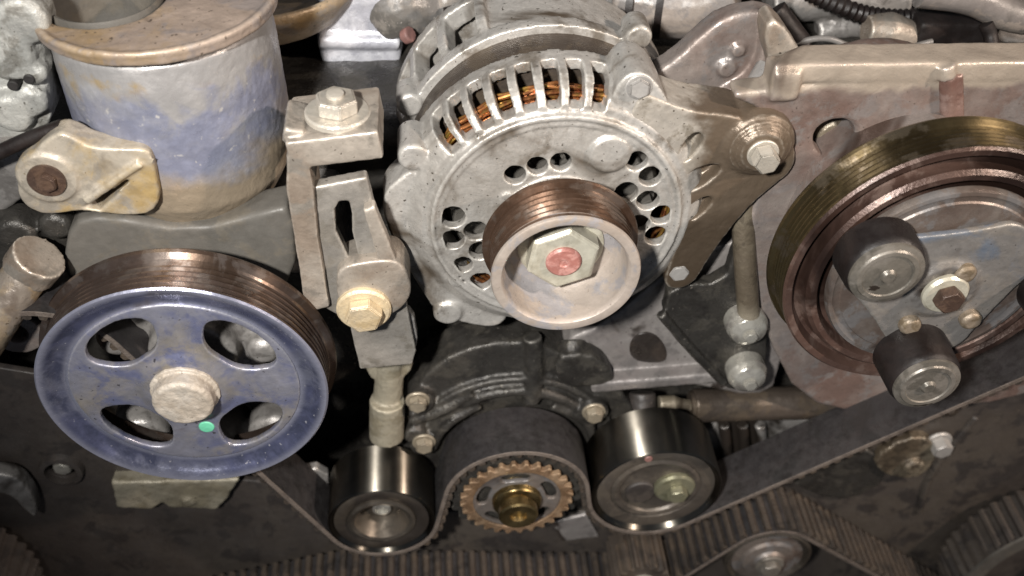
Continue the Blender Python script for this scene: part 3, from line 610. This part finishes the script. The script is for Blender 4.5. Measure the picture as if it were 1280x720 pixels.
put('toothed_rim', plate(pts, [], YF, YB - 1, 0.3), 'tooth', t)
put('hub', lathe([(0, YF - 4), (7, YF - 4), (8, YF - 3), (8, YF + 1), (0, YF + 1)], ti.x, ti.z, 48, closed=False), 'bolt', t)
li = P(430, 688, YB); rLi = 26.0; li.z -= rLi + 3
t = thing('lower_idler', 'dull grey idler pulley pressing up the lower belt run beneath the smaller polished idler', 'pulley', (li.x, 30, li.z - rLi))
put('shell', lathe([(rLi, YF + 1), (rLi, YB), (rLi - 5, YB), (rLi - 5, YF + 2.5), (rLi - 2, YF)], li.x, li.z, 96), 'steel_edge', t)
put('face', lathe([(0, YF - 3), (9, YF - 3), (10, YF - 1), (21.2, YF + 1.6), (21.6, YF + 5), (0, YF + 5)], li.x, li.z, 96, closed=False), 'clutch_warm', t)
wheels = [((cL.x, cL.z), rcL + 1, 1), (tuple(px([(60, 470)], YF)[0]), 38, 1), ((iL.x, iL.z), rL + TH, -1), ((sp.x, sp.z), rS + 2, 1), ((iR.x, iR.z), rR + TH, -1),
          ((upR.x, upR.z - 20), 50, 1), ((cR.x, cR.z), rcR + 1.5, 1), ((lo.x, lo.z), rLo + TH, -1),
          ((ti.x, ti.z), rTi + 1.5, 1), ((li.x, li.z), rLi + TH, -1)]
path = []
nW = len(wheels); leave, enter = [0] * nW, [0] * nW
for i in range(nW):
    j = (i + 1) % nW; leave[i], enter[j] = tangent(*wheels[i], *wheels[j])
for i, (c, r, s) in enumerate(wheels):
    a0, a1 = enter[i], leave[i]
    if s > 0:
        while a1 > a0: a1 -= 2 * PI
        while a1 < a0 - 2 * PI: a1 += 2 * PI
    else:
        while a1 < a0: a1 += 2 * PI
        while a1 > a0 + 2 * PI: a1 -= 2 * PI
    path += arc(c, r, a0, a1, max(3, int(abs(a1 - a0) * r / 3)))
# resample evenly
L = [0]
for i in range(len(path)): L.append(L[-1] + math.dist(path[i], path[(i + 1) % len(path)]))
NTB = int(round(L[-1] / 7.0)); NS = NTB * 4
res_, k = [], 0
for i in range(NS):
    s_ = L[-1] * i / NS
    while L[k + 1] < s_: k += 1
    a, b = path[k], path[(k + 1) % len(path)]; f_ = (s_ - L[k]) / max(1e-9, L[k + 1] - L[k]); res_.append((a[0] + (b[0] - a[0]) * f_, a[1] + (b[1] - a[1]) * f_))
nrm = []
for i in range(NS):
    a, b = res_[i - 1], res_[(i + 1) % NS]; tx, tz = b[0] - a[0], b[1] - a[1]; l_ = math.hypot(tx, tz); nrm.append((-tz / l_, tx / l_))   # outward for clockwise travel
belt = thing('timing_belt', 'black toothed timing belt looped under both idler pulleys and over crankshaft sprocket', 'belt', (sp.x, 30, sp.z))
V, Fc = [], []
for i in range(NS):
    x, z = res_[i]; nx, nz_ = nrm[i]
    for (h, y) in ((TH, YF + 0.6), (TH + 0.1, YF + 1.4), (TH + 0.1, YB - 1.4), (TH, YB - 0.6), (-TH, YB - 0.4), (-TH, YF + 0.4)): V.append((x + nx * h, y, z + nz_ * h))
for i in range(NS):
    j = (i + 1) % NS
    for k in range(6): Fc.append((i * 6 + k, i * 6 + (k + 1) % 6, j * 6 + (k + 1) % 6, j * 6 + k))
put('belt_band', fixn(new_mesh(V, Fc)), 'belt', belt, angle=50)
V, Fc = [], []
for i in range(NS):
    x, z = res_[i]; nx, nz_ = nrm[i]
    for (h, y) in ((TH - 0.1, YF + 0.62), (TH - 0.3, YF + 0.15), (-TH + 0.3, YF + 0.05), (-TH + 0.1, YF + 0.42)): V.append((x + nx * h, y, z + nz_ * h))
for i in range(NS):
    j = (i + 1) % NS
    for k in range(4): Fc.append((i * 4 + k, i * 4 + (k + 1) % 4, j * 4 + (k + 1) % 4, j * 4 + k))
put('belt_edge', fixn(new_mesh(V, Fc)), 'belt_edge', belt, 'front edge lightened as a painted highlight', angle=60)
V, Fc = [], []
for tth in range(NTB):
    i = tth * 4; x, z = res_[i]; nx, nz_ = nrm[i]; tx, tz = nz_, -nx
    b0 = len(V)
    for y in (YF + 0.8, YB - 0.8):
        for (s_, h) in ((-2.3, -TH + 0.3), (-1.6, -TH - 2.2), (-1.0, -TH - 2.7), (1.0, -TH - 2.7), (1.6, -TH - 2.2), (2.3, -TH + 0.3)): V.append((x + tx * s_ + nx * h, y, z + tz * s_ + nz_ * h))
    Fc += [tuple(b0 + k for k in range(6)), tuple(b0 + 6 + k for k in reversed(range(6)))]
    for k in range(6): Fc.append((b0 + k, b0 + 6 + k, b0 + 6 + (k + 1) % 6, b0 + (k + 1) % 6))
tt = put('belt_teeth', fixn(new_mesh(V, Fc)), 'tooth', belt, angle=30); tt['kind'] = 'stuff'

# ================================================================== AIR CONDITIONING COMPRESSOR
ac = P(1188, 378, -20); XA, ZA = ac.x, ac.z
cp = thing('air_conditioning_compressor', 'reddish brown air conditioning compressor clutch with olive grooved pulley', 'compressor', (XA, 40, ZA - 70))
put('pulley', lathe([(64.2, -1.0)] + ribs(64.2, 0, 13.5, 5, 2.2) + [(64.6, 13.8), (66.4, 14.6), (66.8, 16), (66, 17.5), (50, 17.5), (50, 8), (61, 6), (62.4, -0.6)], XA, ZA, 160), 'rib_olive', cp, 'shiny olive grooved rim', angle=25)
put('pulley_rim', lathe([(64.2, -1.0), (63.2, -2.2), (60.6, -2.0), (59.4, 0.6), (58.6, 3.0), (57.0, 3.4), (55.6, 1.4), (55.0, -3.0), (53.2, -4.6), (50.6, -4.4), (49.4, -2.0), (48.8, 2), (44, 2.4), (42.6, -1.0), (40.4, -1.6), (38, -1.2), (38, 6), (60.8, 6)], XA, ZA, 160), 'maroon', cp, 'oily reddish stepped rings', angle=40)
put('friction_disc', lathe([(47, -4.6), (46.2, -6.4), (44.6, -6.6), (43.4, -5.9), (41.5, -5.9), (40.8, -6.6), (12, -6.4), (12, -3), (47, -3)], XA, ZA, 128), 'clutch_warm', cp)
tri = []
for k in range(3):
    a = 2.72 + k * 2 * PI / 3 * 1.0
    for da, rr in ((-0.62, 33), (-0.40, 40), (0.0, 42), (0.40, 40), (0.62, 33)): tri.append((XA + rr * math.cos(a + da), ZA + rr * math.sin(a + da)))
put('armature_plate', cast([plate(rnd(tri, 2), [], -11.5, -8.2, 0.6), lathe([(0, -13.5), (13, -13.5), (17, -11.2), (17, -8), (0, -8)], XA, ZA, 64, closed=False)], 0.7, 2, 0.4, 7, 0.2), 'clutch', cp, 'blue stained armature plate')
for n_, (u, v, yf, rr) in enumerate(((1110, 345, -27, 16.2), (1160, 483, -33, 15.6))):
    q = P(u, v, yf)
    dm = put('damper', lathe([(0, yf + 1.2), (rr - 2.4, yf + 1.4), (rr - 0.8, yf + 2.6), (rr, yf + 5), (rr + 0.6, -11), (0, -11)], q.x, q.z, 64, closed=False), 'rubber', cp)
    put('damper_cap', lathe([(0, yf - 1.6), (2.4, yf - 1.6), (3.4, yf - 0.2), (rr - 6.2, yf + 0.1), (rr - 5.8, yf - 0.5), (rr - 4, yf - 0.4), (rr - 3.4, yf + 0.4), (rr - 1.4, yf + 1.0), (rr - 1.2, yf + 2.4), (0, yf + 3)], q.x, q.z, 64, closed=False), 'bumper', dm)
q3 = P(1330, 380, -27)
dm = put('damper', lathe([(0, -25.8), (13.6, -25.6), (15.4, -24), (16, -21), (16.6, -11), (0, -11)], q3.x + 6, q3.z - 4, 64, closed=False), 'rubber', cp)
put('damper_cap', lathe([(0, -28.6), (2.4, -28.6), (3.4, -27.4), (12, -27), (14.6, -26), (14.8, -24.6), (0, -24)], q3.x + 6, q3.z - 4, 64, closed=False), 'bumper', dm)
for u, v in ((1207, 343), (1138, 408), (1214, 401)):
    q = P(u, v, -14); put('rivet', cast([cyl(4.6, -15.5, -10, q.x, q.z, 32, 1.2)], 0.4, 2, 0.4, 3, 0.1), 'rivet', cp)
put('nut_washer', lathe([(0, -16.2), (8.8, -16.2), (9.8, -15), (9.8, -12), (0, -12)], XA, ZA, 48, closed=False), 'nut', cp)
put('centre_nut', xf(hexa(6.2, 5), facing((XA, -16, ZA), (0, -1, 0), 0.3)), 'rustbrown', cp)
put('compressor_body', cast([cyl(52, 20, 110, XA, ZA, 64, 3)], 1.8, 2, 0.8, 14, 0.3), 'bracket', cp)

# ================================================================== COMPRESSOR BRACKET
YBk = 42
bk = thing('compressor_bracket', 'large mauve grey cast bracket with tan top flange behind the reddish pulley', 'bracket', P(1050, 440, YBk))
face_o = px([(905, 118), (968, 112), (1090, 100), (1180, 92), (1300, 84), (1420, 76), (1440, 420), (1290, 500), (1080, 520), (1000, 500), (958, 420), (940, 340), (936, 250), (985, 215), (992, 170), (955, 140)], YBk)
ovl = [rnd(px([(1014, 178), (1026, 154), (1058, 148), (1072, 164), (1060, 190), (1030, 200)], YBk), 2)]
ms = [plate(rnd(face_o, 1), ovl, YBk, YBk + 12, 1.5)]
q0, q1 = P(1184, 92, YBk), P(1186, 170, YBk); rib_m = [tube([q0, q1], 3.6, smooth=False)]; q0, q1 = P(1197, 92, YBk), P(1199, 170, YBk); rib_m.append(tube([q0, q1], 2.2, smooth=False))
face_ms = ms
put('vertical_rib', cast(rib_m, 0.8, 1, 0.5, 8, 0.2), 'rib_red', bk, 'rust streaked vertical rib')
q = P(1045, 174, YBk + 9); put('recess_plug', cast([cyl(8, YBk + 11, YBk + 18, q.x, q.z, 32, 2)], 0.9, 3, 1.2, 6, 0.3), 'alu_dark', bk)
za = P(1000, 100, YBk - 2).z
fl = [(P(968, 92, YBk - 3).x, YBk - 3), (P(1420, 80, YBk - 3).x, YBk - 3), (P(1420, 60, YBk + 40).x, YBk + 17), (P(1000, 70, YBk + 17).x, YBk + 17), (P(975, 85, YBk + 10).x, YBk + 10)]
a_, b_ = P(968, 96, YBk - 3), P(1300, 92, YBk - 3); tilt = math.atan2(b_.z - a_.z, b_.x - a_.x)
flm = slab([(x - a_.x, max(y, YBk - 0.5)) for x, y in fl], -9, 0, 1.4)
flm = xf(flm, Matrix.Translation((a_.x, 0, a_.z + 4)) @ Matrix.Rotation(-tilt, 4, 'Y'))
zf = a_.z
M['bracket_face'] = mat('tan_to_mauve_stained_aluminium', '#827a75', '#6c5a53', '#78716e', 0.35, 0.42, 9, t1=(0.42, 0.6), speck='#4c423c', speck_s=700, speck_t=(0.69, 0.73), bump=0.3, bump_s=420, edge='#aca098', oil='#43362f', oil_s=11, oil_t=(0.58, 0.70), bands=(('#9c9184', zf - 16, zf - 4, 20, 0.42, 0.6),))
face_ms += [flm, tube([P(1182, 80, YBk), P(1184, 98, YBk - 1)], 4.0), box(P(985, 108, 38).x, YBk + 5, P(985, 112, 38).z, 12, 16, 14, bev=2)]
put('face', cast(face_ms, 1.0, 5, 0.8, 14, 0.2), 'bracket_face', bk)
wing = rnd(px([(812, 92), (842, 74), (874, 44), (905, 18), (962, 8), (985, 40), (1004, 70), (985, 130), (960, 150), (880, 140), (835, 120)], YBk + 36), 1)
ms = [plate(wing, [], YBk + 34, YBk + 46, 2)]
for u, v, r in ((908, 84, 4.4), (922, 62, 3.4)):
    q = P(u, v, YBk + 34); ms.append(cyl(r, YBk + 31.5, YBk + 40, q.x, q.z, 32, 1.2))
ms.append(tube([P(905, 120, YBk + 32), P(945, 90, YBk + 32), P(962, 14, YBk + 34)], 3.0))
put('wing', cast(ms, 1.1, 3, 0.8, 12, 0.3), 'bracket', bk)
put('wing_edge', cast([plate(rnd(px([(948, 24), (966, 10), (1004, 66), (1000, 100), (968, 104), (955, 70)], YBk + 28), 1), [], YBk + 20, YBk + 36, 2)], 1.0, 3, 0.6, 10, 0.3), 'bracket_tan', bk)
put('clip', cast([tube([P(942, 128, YBk + 10), P(946, 105, YBk + 18), P(958, 82, YBk + 24)], 4.5), tube([P(952, 130, YBk + 8), P(962, 112, YBk + 12)], 3.5)], 0.8, 2, 0.6, 6, 0.2), 'alu_grey', bk)

# ================================================================== CENTRE RIGHT: crankcase web, strut, bolts, pipe
cw = thing('crankcase_web', 'pale grey crankcase casting with black oil stains below the alternator', 'casting', P(800, 470, 48))
web = rnd(px([(700, 425), (760, 400), (840, 330), (900, 300), (960, 300), (985, 420), (960, 500), (880, 480), (800, 470), (760, 462), (720, 455)], 60), 1)
put('web', cast([plate(web, [], 58, 74, 2), box(P(830, 470, 52).x, 56, P(830, 474, 52).z, 78, 14, 8, Matrix.Rotation(-0.03, 4, 'Y'), 2)], 1.0, 2, 0.8, 12, 0.3), 'web', cw)
st_ = rnd(px([(785, 430), (800, 414), (822, 418), (836, 440), (830, 455), (790, 452)], 57.6), 2)
put('oil_stain', cast([plate(st_, [], 57.2, 60, 0.6)], 0.7, 3, 0.5, 6, 0.2), 'stainblack', cw)
put('boss', cast([tube([P(716, 438, 56), P(716, 425, 60)], 7), plate(rnd(px([(690, 445), (735, 438), (762, 456), (768, 478), (700, 484)], 50), 1), [], 48, 60, 2)], 0.9, 3, 0.7, 8, 0.3), 'dark', cw)
tr = thing('support_strut', 'dark oily triangular strut carrying two shiny domed bolts', 'strut', P(935, 480, 40))
tri_ = rnd(px([(838, 352), (905, 352), (920, 300), (945, 300), (958, 400), (956, 480), (915, 488), (890, 468), (862, 436), (826, 398)], 46), 1)
put('plate', cast([plate(tri_, [], 44, 52, 1.2), tube([P(826, 392, 43), P(862, 434, 43), P(905, 478, 43)], 2.6)], 0.9, 2, 0.6, 9, 0.3), 'dark', tr)
put('rod', tube([P(928, 226, 50), P(930, 300, 44), P(936, 396, 38)], 5.4), 'alu_dark', tr)
for u, v in ((936, 414, ), (936, 474)):
    q = P(u, v, 34)
    bl = put('domed_bolt', cast([lathe([(0, 30.5), (5, 31), (8.6, 33.2), (10.4, 37), (10.2, 45), (0, 45)], q.x, q.z, 48, closed=False)], 0.5, 1, 0.3, 6, 0.1), 'bolt', tr)
    put('stud', xf(hexa(3.6, 2.4, 0.6), facing((q.x, 31, q.z), (0, -1, 0))), 'bolt', bl)
pp = thing('horizontal_pipe', 'brown oily horizontal pipe with narrow nipple above the larger idler', 'pipe', P(970, 520, 58))
a_, b_ = P(866, 507, 58), P(1190, 500, 58)
put('pipe_body', cast([tube([a_, (a_ + b_) / 2 + Vector((0, 0, 0.6)), b_], 9.6)], 0.9, 1, 0.4, 12, 0.15), 'pipe', pp)
put('end_face', tube([a_ - Vector((1.6, 0, 0)), a_ + Vector((1.4, 0, 0))], 8.2, smooth=False), 'pipe', pp)
put('nipple', tube([a_ + Vector((-1, 0, 0.5)), P(850, 504, 58), P(842, 504, 58), P(824, 505, 58)], 3.6, radii=[0.8, 0.8, 1.25, 1.25]), 'alu_dark', pp)
sb = P(803, 512, 56); put('clip', cast([tube([sb, P(803, 490, 62)], 7.5)], 0.9, 2, 0.5, 7, 0.2), 'plastic', pp)
# fins below the pipe
fn = thing('finned_housing', 'grey finned aluminium housing under the horizontal pipe', 'housing', P(930, 590, 56))
put('body', cast([plate(rnd(px([(880, 515), (1010, 520), (1040, 545), (960, 590), (890, 610)], 66), 1), [], 66, 80, 1.5)], 1.2, 2, 0.8, 10, 0.3), 'alu_grey', fn)
for u in (905, 928, 950):
    put('fin', cast([tube([P(u, 530, 62), P(u + 6, 590, 62)], 3.4)], 0.8, 2, 0.4, 7, 0.2), 'alu_grey', fn)

# ================================================================== OIL PUMP and ENGINE BLOCK FACE
op = thing('oil_pump', 'dark oily oil pump casting arched over the crankshaft sprocket', 'pump', (sp.x, 60, sp.z - 40))
pump_o = rnd(px([(500, 560), (510, 500), (530, 470), (570, 440), (640, 425), (700, 440), (745, 470), (790, 500), (800, 560), (760, 720), (520, 720)], 52), 1)
ms = [plate(pump_o, [], 52, 75, 2)]
for r, t_ in ((47, 3.2), (56, 2.4)):
    ms.append(lathe([(r + t_ * math.cos(q), 50 + t_ * math.sin(q)) for q in [i * PI / 4 for i in range(8)]], sp.x, sp.z, 96, 0.35, 2.75))
ms.append(tube([P(515, 525, 50), P(555, 512, 48), P(590, 490, 50)], 3.0)); ms.append(tube([P(540, 560, 50), P(560, 530, 46), P(600, 505, 50)], 2.6))
ms.append(tube([P(665, 420, 54), P(668, 460, 52), P(664, 500, 50)], 5)); ms.append(tube([P(690, 505, 50), P(730, 525, 48), P(745, 560, 48)], 3))
for u, v, r in ((526, 500, 7), (530, 552, 8), (742, 512, 8), (518, 540, 6)):
    q = P(u, v, 48); ms.append(cyl(r, 44, 60, q.x, q.z, 32, 1.5))
put('body', cast(ms, 1.1, 2, 0.7, 9, 0.3), 'dark', op)
for u, v in ((530, 552), (742, 514), (522, 500)):
    q = P(u, v, 44); bolt_y(op, (q.x, 44, q.z), 5, 4, 'alu_dark', 1.25, 1.2, 0.4)
tcv = thing('timing_cover', 'dusty black plastic inner timing cover behind the belt', 'cover', (0, 50, sp.z - 120))
hb = P(78, 585, 50)
cv = px([(-250, 420), (60, 470), (140, 560), (300, 600), (420, 610), (560, 640), (760, 640), (880, 600), (1000, 560), (1120, 520), (1320, 420), (1700, 430), (1700, 1000), (-250, 1000)], 50)
put('cover_panel', plate(cv, [circle(hb.x, hb.z, 8.5, 28)], 50, 54, 0.8), 'plastic', tcv)
put('cover_boss', lathe([(8.5, 46), (11, 46.5), (12, 50.2), (8.4, 50.2)], hb.x, hb.z, 48), 'plastic', tcv)
bolt_y(tcv, (hb.x, 55, hb.z), 5.0, 5, 'bolt', 1.4, 1.4, 0.5)
rr_ = P(1130, 570, 46)
put('rib', cast([tube([P(1148, 640, 50), P(1165, 590, 50), P(1220, 520, 50)], 2.4)], 0.9, 2, 0.3, 8, 0), 'plastic', tcv)
tb = thing('tan_cover_boss', 'chipped tan boss with a shiny bolt under the upper belt run', 'boss', P(1130, 590, 48))
put('boss_body', cast([plate(rnd(px([(1090, 570), (1130, 545), (1165, 545), (1170, 575), (1140, 598), (1100, 590)], 46), 1), [], 44, 56, 1.5), cyl(6, 40, 56, P(1140, 580, 44).x, P(1140, 580, 44).z, 32, 1.5)], 0.7, 1, 1.4, 6, 0.5), 'alu_dark', tb)
q = P(1176, 558, 44); bolt_y(tb, (q.x, 48, q.z), 6, 7, 'alu_grey', 1.3, 1.6, 0.5)
eg = thing('grey_sealing_edge', 'dull green grey gasket edge below the upper belt run', 'gasket', P(1010, 620, 48))
put('edge', cast([plate(rnd(px([(985, 600), (1050, 565), (1095, 560), (1110, 600), (1060, 625), (1020, 618)], 48), 1), [], 47, 52, 1)], 0.9, 2, 0.8, 7, 0.3), 'dark', eg)
lb = thing('pale_foot', 'pale corroded casting foot below the blue grey pulley', 'casting', P(210, 632, 40))
put('foot', cast([plate(px([(140, 600), (300, 596), (284, 622), (272, 634), (212, 632), (204, 626), (190, 634), (146, 632)], 44), [], 42, 56, 1.2), cyl(4, 40, 50, P(236, 622, 44).x, P(236, 622, 44).z, 24, 1)], 1.0, 3, 1.2, 8, 0.4), 'alu_leg', lb)
lg = thing('grey_sprocket_lip', 'smooth grey curved lip beside the left camshaft sprocket', 'casting', P(20, 640, 45))
put('lip', cast([plate(rnd(px([(-30, 590), (20, 590), (44, 618), (48, 645), (36, 640), (10, 612), (-30, 615)], 40), 2), [], 38, 48, 2)], 0.9, 3, 0.5, 9, 0.2), 'alu_grey', lg)
gp = thing('grey_plate', 'small grey metal plate between blue pulley and smaller idler', 'plate', P(385, 615, 46))
put('plate', cast([plate(rnd(px([(350, 590), (410, 580), (412, 622), (395, 625)], 48), 1), [], 46, 52, 1), ], 0.9, 2, 0.5, 9, 0.2), 'alu_grey', gp)
wp = P(712, 655, 48)
single('metal_plate', cast([plate(px([(688, 650), (732, 640), (748, 668), (702, 674)], 48.5), [], 46.5, 49.6, 0.6)], 0.8, 2, 0.3, 9, 0.1), 'web', 'small grey metal plate beside the rusty sprocket', 'plate')

blk_ = thing('engine_block', 'dark engine block face seen in gaps behind alternator and oil pump', 'engine block', (0, 150, -260))
put('front_face', cast([box(0, 170, -120, 900, 160, 280, bev=6)], 5, 2, 3, 30, 1.0), 'dark', blk_)
put('upper_face', cast([box(0, 270, 60, 900, 120, 120, bev=6)], 5, 2, 3, 30, 1.0), 'black', blk_)
put('pump_mount', cast([plate(rnd(px([(470, 330), (560, 370), (640, 400), (720, 410), (700, 470), (540, 480), (500, 470)], 95), 1), [], 92, 110, 2), box(P(585, 432, 80).x, 85, P(585, 432, 80).z, 44, 30, 14, bev=3)], 1.3, 3, 0.8, 12, 0.3), 'dark', blk_)

# ================================================================== TOP BACKGROUND
YQ = 150
ic = thing('throttle_casting', 'bright silver throttle casting between canister and alternator', 'casting', P(450, 120, YQ))
ms = [plate(rnd(px([(392, -30), (520, -30), (505, 40), (500, 95), (412, 98), (398, 70), (394, 30)], YQ), 1), [], YQ, YQ + 40, 3), tube([P(398, 50, YQ), P(500, 52, YQ)], 4)]
put('body', cast(ms, 1.4, 3, 1.2, 10, 0.5), 'silver', ic)
put('lower_flange', cast([plate(rnd(px([(415, 95), (505, 92), (505, 150), (470, 160), (400, 130)], YQ + 6), 1), [], YQ + 6, YQ + 30, 2), tube([P(395, 128, YQ + 4), P(505, 118, YQ + 4)], 4)], 1.3, 3, 0.8, 10, 0.3), 'alu_grey', ic)
put('stud', tube([P(424, 165, YQ - 40), P(428, 135, YQ - 10)], 6), 'alu_grey', ic)
tz = 60
tp = PZ(430, -40, 70)
tw = thing('tan_bowl', 'tan round bowl with pale rim behind the canister', 'bowl', tp)
bc = P(318, -28, 170)
put('bowl', cast([revZ([(52, bc.z + 6), (54, bc.z + 3), (54, bc.z), (50, bc.z - 6), (42, bc.z - 16), (0.5, bc.z - 20), (0.5, bc.z - 14), (46, bc.z - 2)], bc.x, bc.y)], 1.4, 3, 0.6, 12, 0.2), 'tan', tw)
single('dark_cross_pipe', tube([P(330, 134, 200), P(420, 126, 200)], 5), 'pipe', 'dull brown pipe crossing the dark gap behind the adjuster', 'pipe')
YG = 200
single('grey_hose', cast([tube([P(478, 30, 160), P(500, 10, 160), P(540, 12, 165), P(570, -20, 170)], 13, radii=[1.0, 1.3, 1.1, 1])], 1.2, 2, 1, 12, 0.3), 'hose', 'fat grey rubber hose above the upper left of the alternator', 'hose')
single('red_seal', cast([tube([P(506, 46, 140), P(514, 42, 138)], 4)], 0.8, 2, 0.6, 6, 0.2), 'pinkish', 'small faded red seal beside the alternator rear housing', 'seal')
ms = [tube([P(545, -10, YG), P(640, -6, YG), P(740, -2, YG), P(790, 0, YG)], 18)]
single('manifold_runner', cast(ms, 1.4, 2, 1.4, 12, 0.5), 'hose', 'dull grey manifold runner behind the alternator top', 'manifold')
bh = thing('brown_hose', 'fat dusty brown hose with dark clamps above the alternator', 'hose', P(830, 10, 150))
put('hose_body', cast([tube([P(770, -5, 165), P(810, 2, 160), P(860, 6, 155), P(920, -12, 150)], 17)], 1.2, 2, 1.0, 12, 0.3), 'hose_brown', bh)
for u in (785, 822):
    put('clamp', tube([P(u, 2, 160), P(u + 9, 3, 159)], 18.4, smooth=False), 'rubber', bh)
mf = thing('intake_manifold', 'cluttered grey intake manifold behind the bracket flange', 'manifold', P(1130, 60, 170))
ms = [plate(rnd(px([(930, -30), (1320, -40), (1320, 66), (1000, 66), (975, 30)], 175), 1), [], 172, 200, 3)]
for (u0, v0, u1, v1, r, y) in ((960, 0, 1130, -6, 12, 165), (1020, 40, 1090, 32, 7, 160), (1180, 20, 1300, 50, 8, 150), (1170, -10, 1300, 12, 12, 160), (1240, 30, 1300, 60, 6, 150)):
    ms.append(tube([P(u0, v0, y), P((u0 + u1) / 2, (v0 + v1) / 2 - 3, y), P(u1, v1, y)], r))
put('body', cast(ms, 1.6, 2, 2.0, 10, 0.8), 'alu_grey', mf)
single('tan_connector', cast([tube([P(1082, 38, 130), P(1110, 40, 130), P(1150, 48, 130)], 9, radii=[0.8, 1.1, 0.7])], 0.9, 2, 0.6, 8, 0.3), 'bracket_tan', 'tan plastic connector lying behind the bracket flange', 'connector')
single('dark_connector', cast([box(P(1190, 38, 130).x, 130, P(1190, 38, 130).z, 42, 16, 16, Matrix.Rotation(0.05, 4, 'Y'), 3)], 0.9, 2, 0.6, 8, 0.3), 'rubber', 'dark connector block beside the tan connector', 'connector')
single('black_bracket_hook', tube([P(1232, 30, 110), P(1238, 45, 108), P(1240, 60, 104)], 3.4), 'rubber', 'black hook shaped bracket above the flange', 'hook')
single('black_pipe', cast([tube([P(968, 12, 130), P(985, 35, 126), P(1004, 60, 122)], 6)], 0.9, 1, 0.3, 8, 0.1), 'rubber', 'short black rubber pipe at the wing of the bracket', 'pipe')

def loom(name, pts, r, material, label, cat, rings=0, Yoff=0):
    if rings:
        ctrl = [P(*q) for q in pts]; fine_ = []
        for k in range(rings + 1):
            t_ = k / rings * (len(ctrl) - 1); i_ = min(int(t_), len(ctrl) - 2); f_ = t_ - i_
            p0, p1, p2, p3 = ctrl[max(i_ - 1, 0)], ctrl[i_], ctrl[i_ + 1], ctrl[min(i_ + 2, len(ctrl) - 1)]
            fine_.append(0.5 * (2 * p1 + (p2 - p0) * f_ + (2 * p0 - 5 * p1 + 4 * p2 - p3) * f_ ** 2 + (3 * p1 - p0 - 3 * p2 + p3) * f_ ** 3))
        me = tube(fine_, r, radii=[1.0 if k % 2 else 0.8 for k in range(rings + 1)], smooth=False)
    else: me = tube([P(*q) for q in pts], r)
    o = single(name, me, material, label, cat)
    return o
loom('wiring_loom', [(1010, -10, 140), (1075, 16, 138), (1140, 22, 136), (1215, 8, 140), (1300, 24, 142)], 4.6, 'rubber', 'black corrugated wiring loom sagging across the top of the intake manifold', 'cable', rings=70)
loom('thin_wire', [(980, 58, 120), (1030, 48, 118), (1065, 58, 116), (1120, 62, 112), (1165, 52, 114)], 1.5, 'hose', 'thin grey wire lying along the back of the tan flange', 'wire')
loom('thin_wire', [(352, 70, 170), (372, 96, 168), (380, 130, 166), (372, 170, 160)], 1.8, 'rubber', 'thin black wire hanging in the gap beside the silver casting', 'wire')
loom('coolant_hose', [(1150, -12, 120), (1215, -2, 118), (1262, 18, 116), (1320, 26, 116)], 8.0, 'hose_brown', 'dull brown coolant hose curving over the far end of the flange', 'hose')
loom('vacuum_hose', [(556, 18, 150), (600, 8, 150), (650, 14, 148), (716, 6, 150)], 3.4, 'rubber', 'thin black vacuum hose along the manifold runner', 'hose')
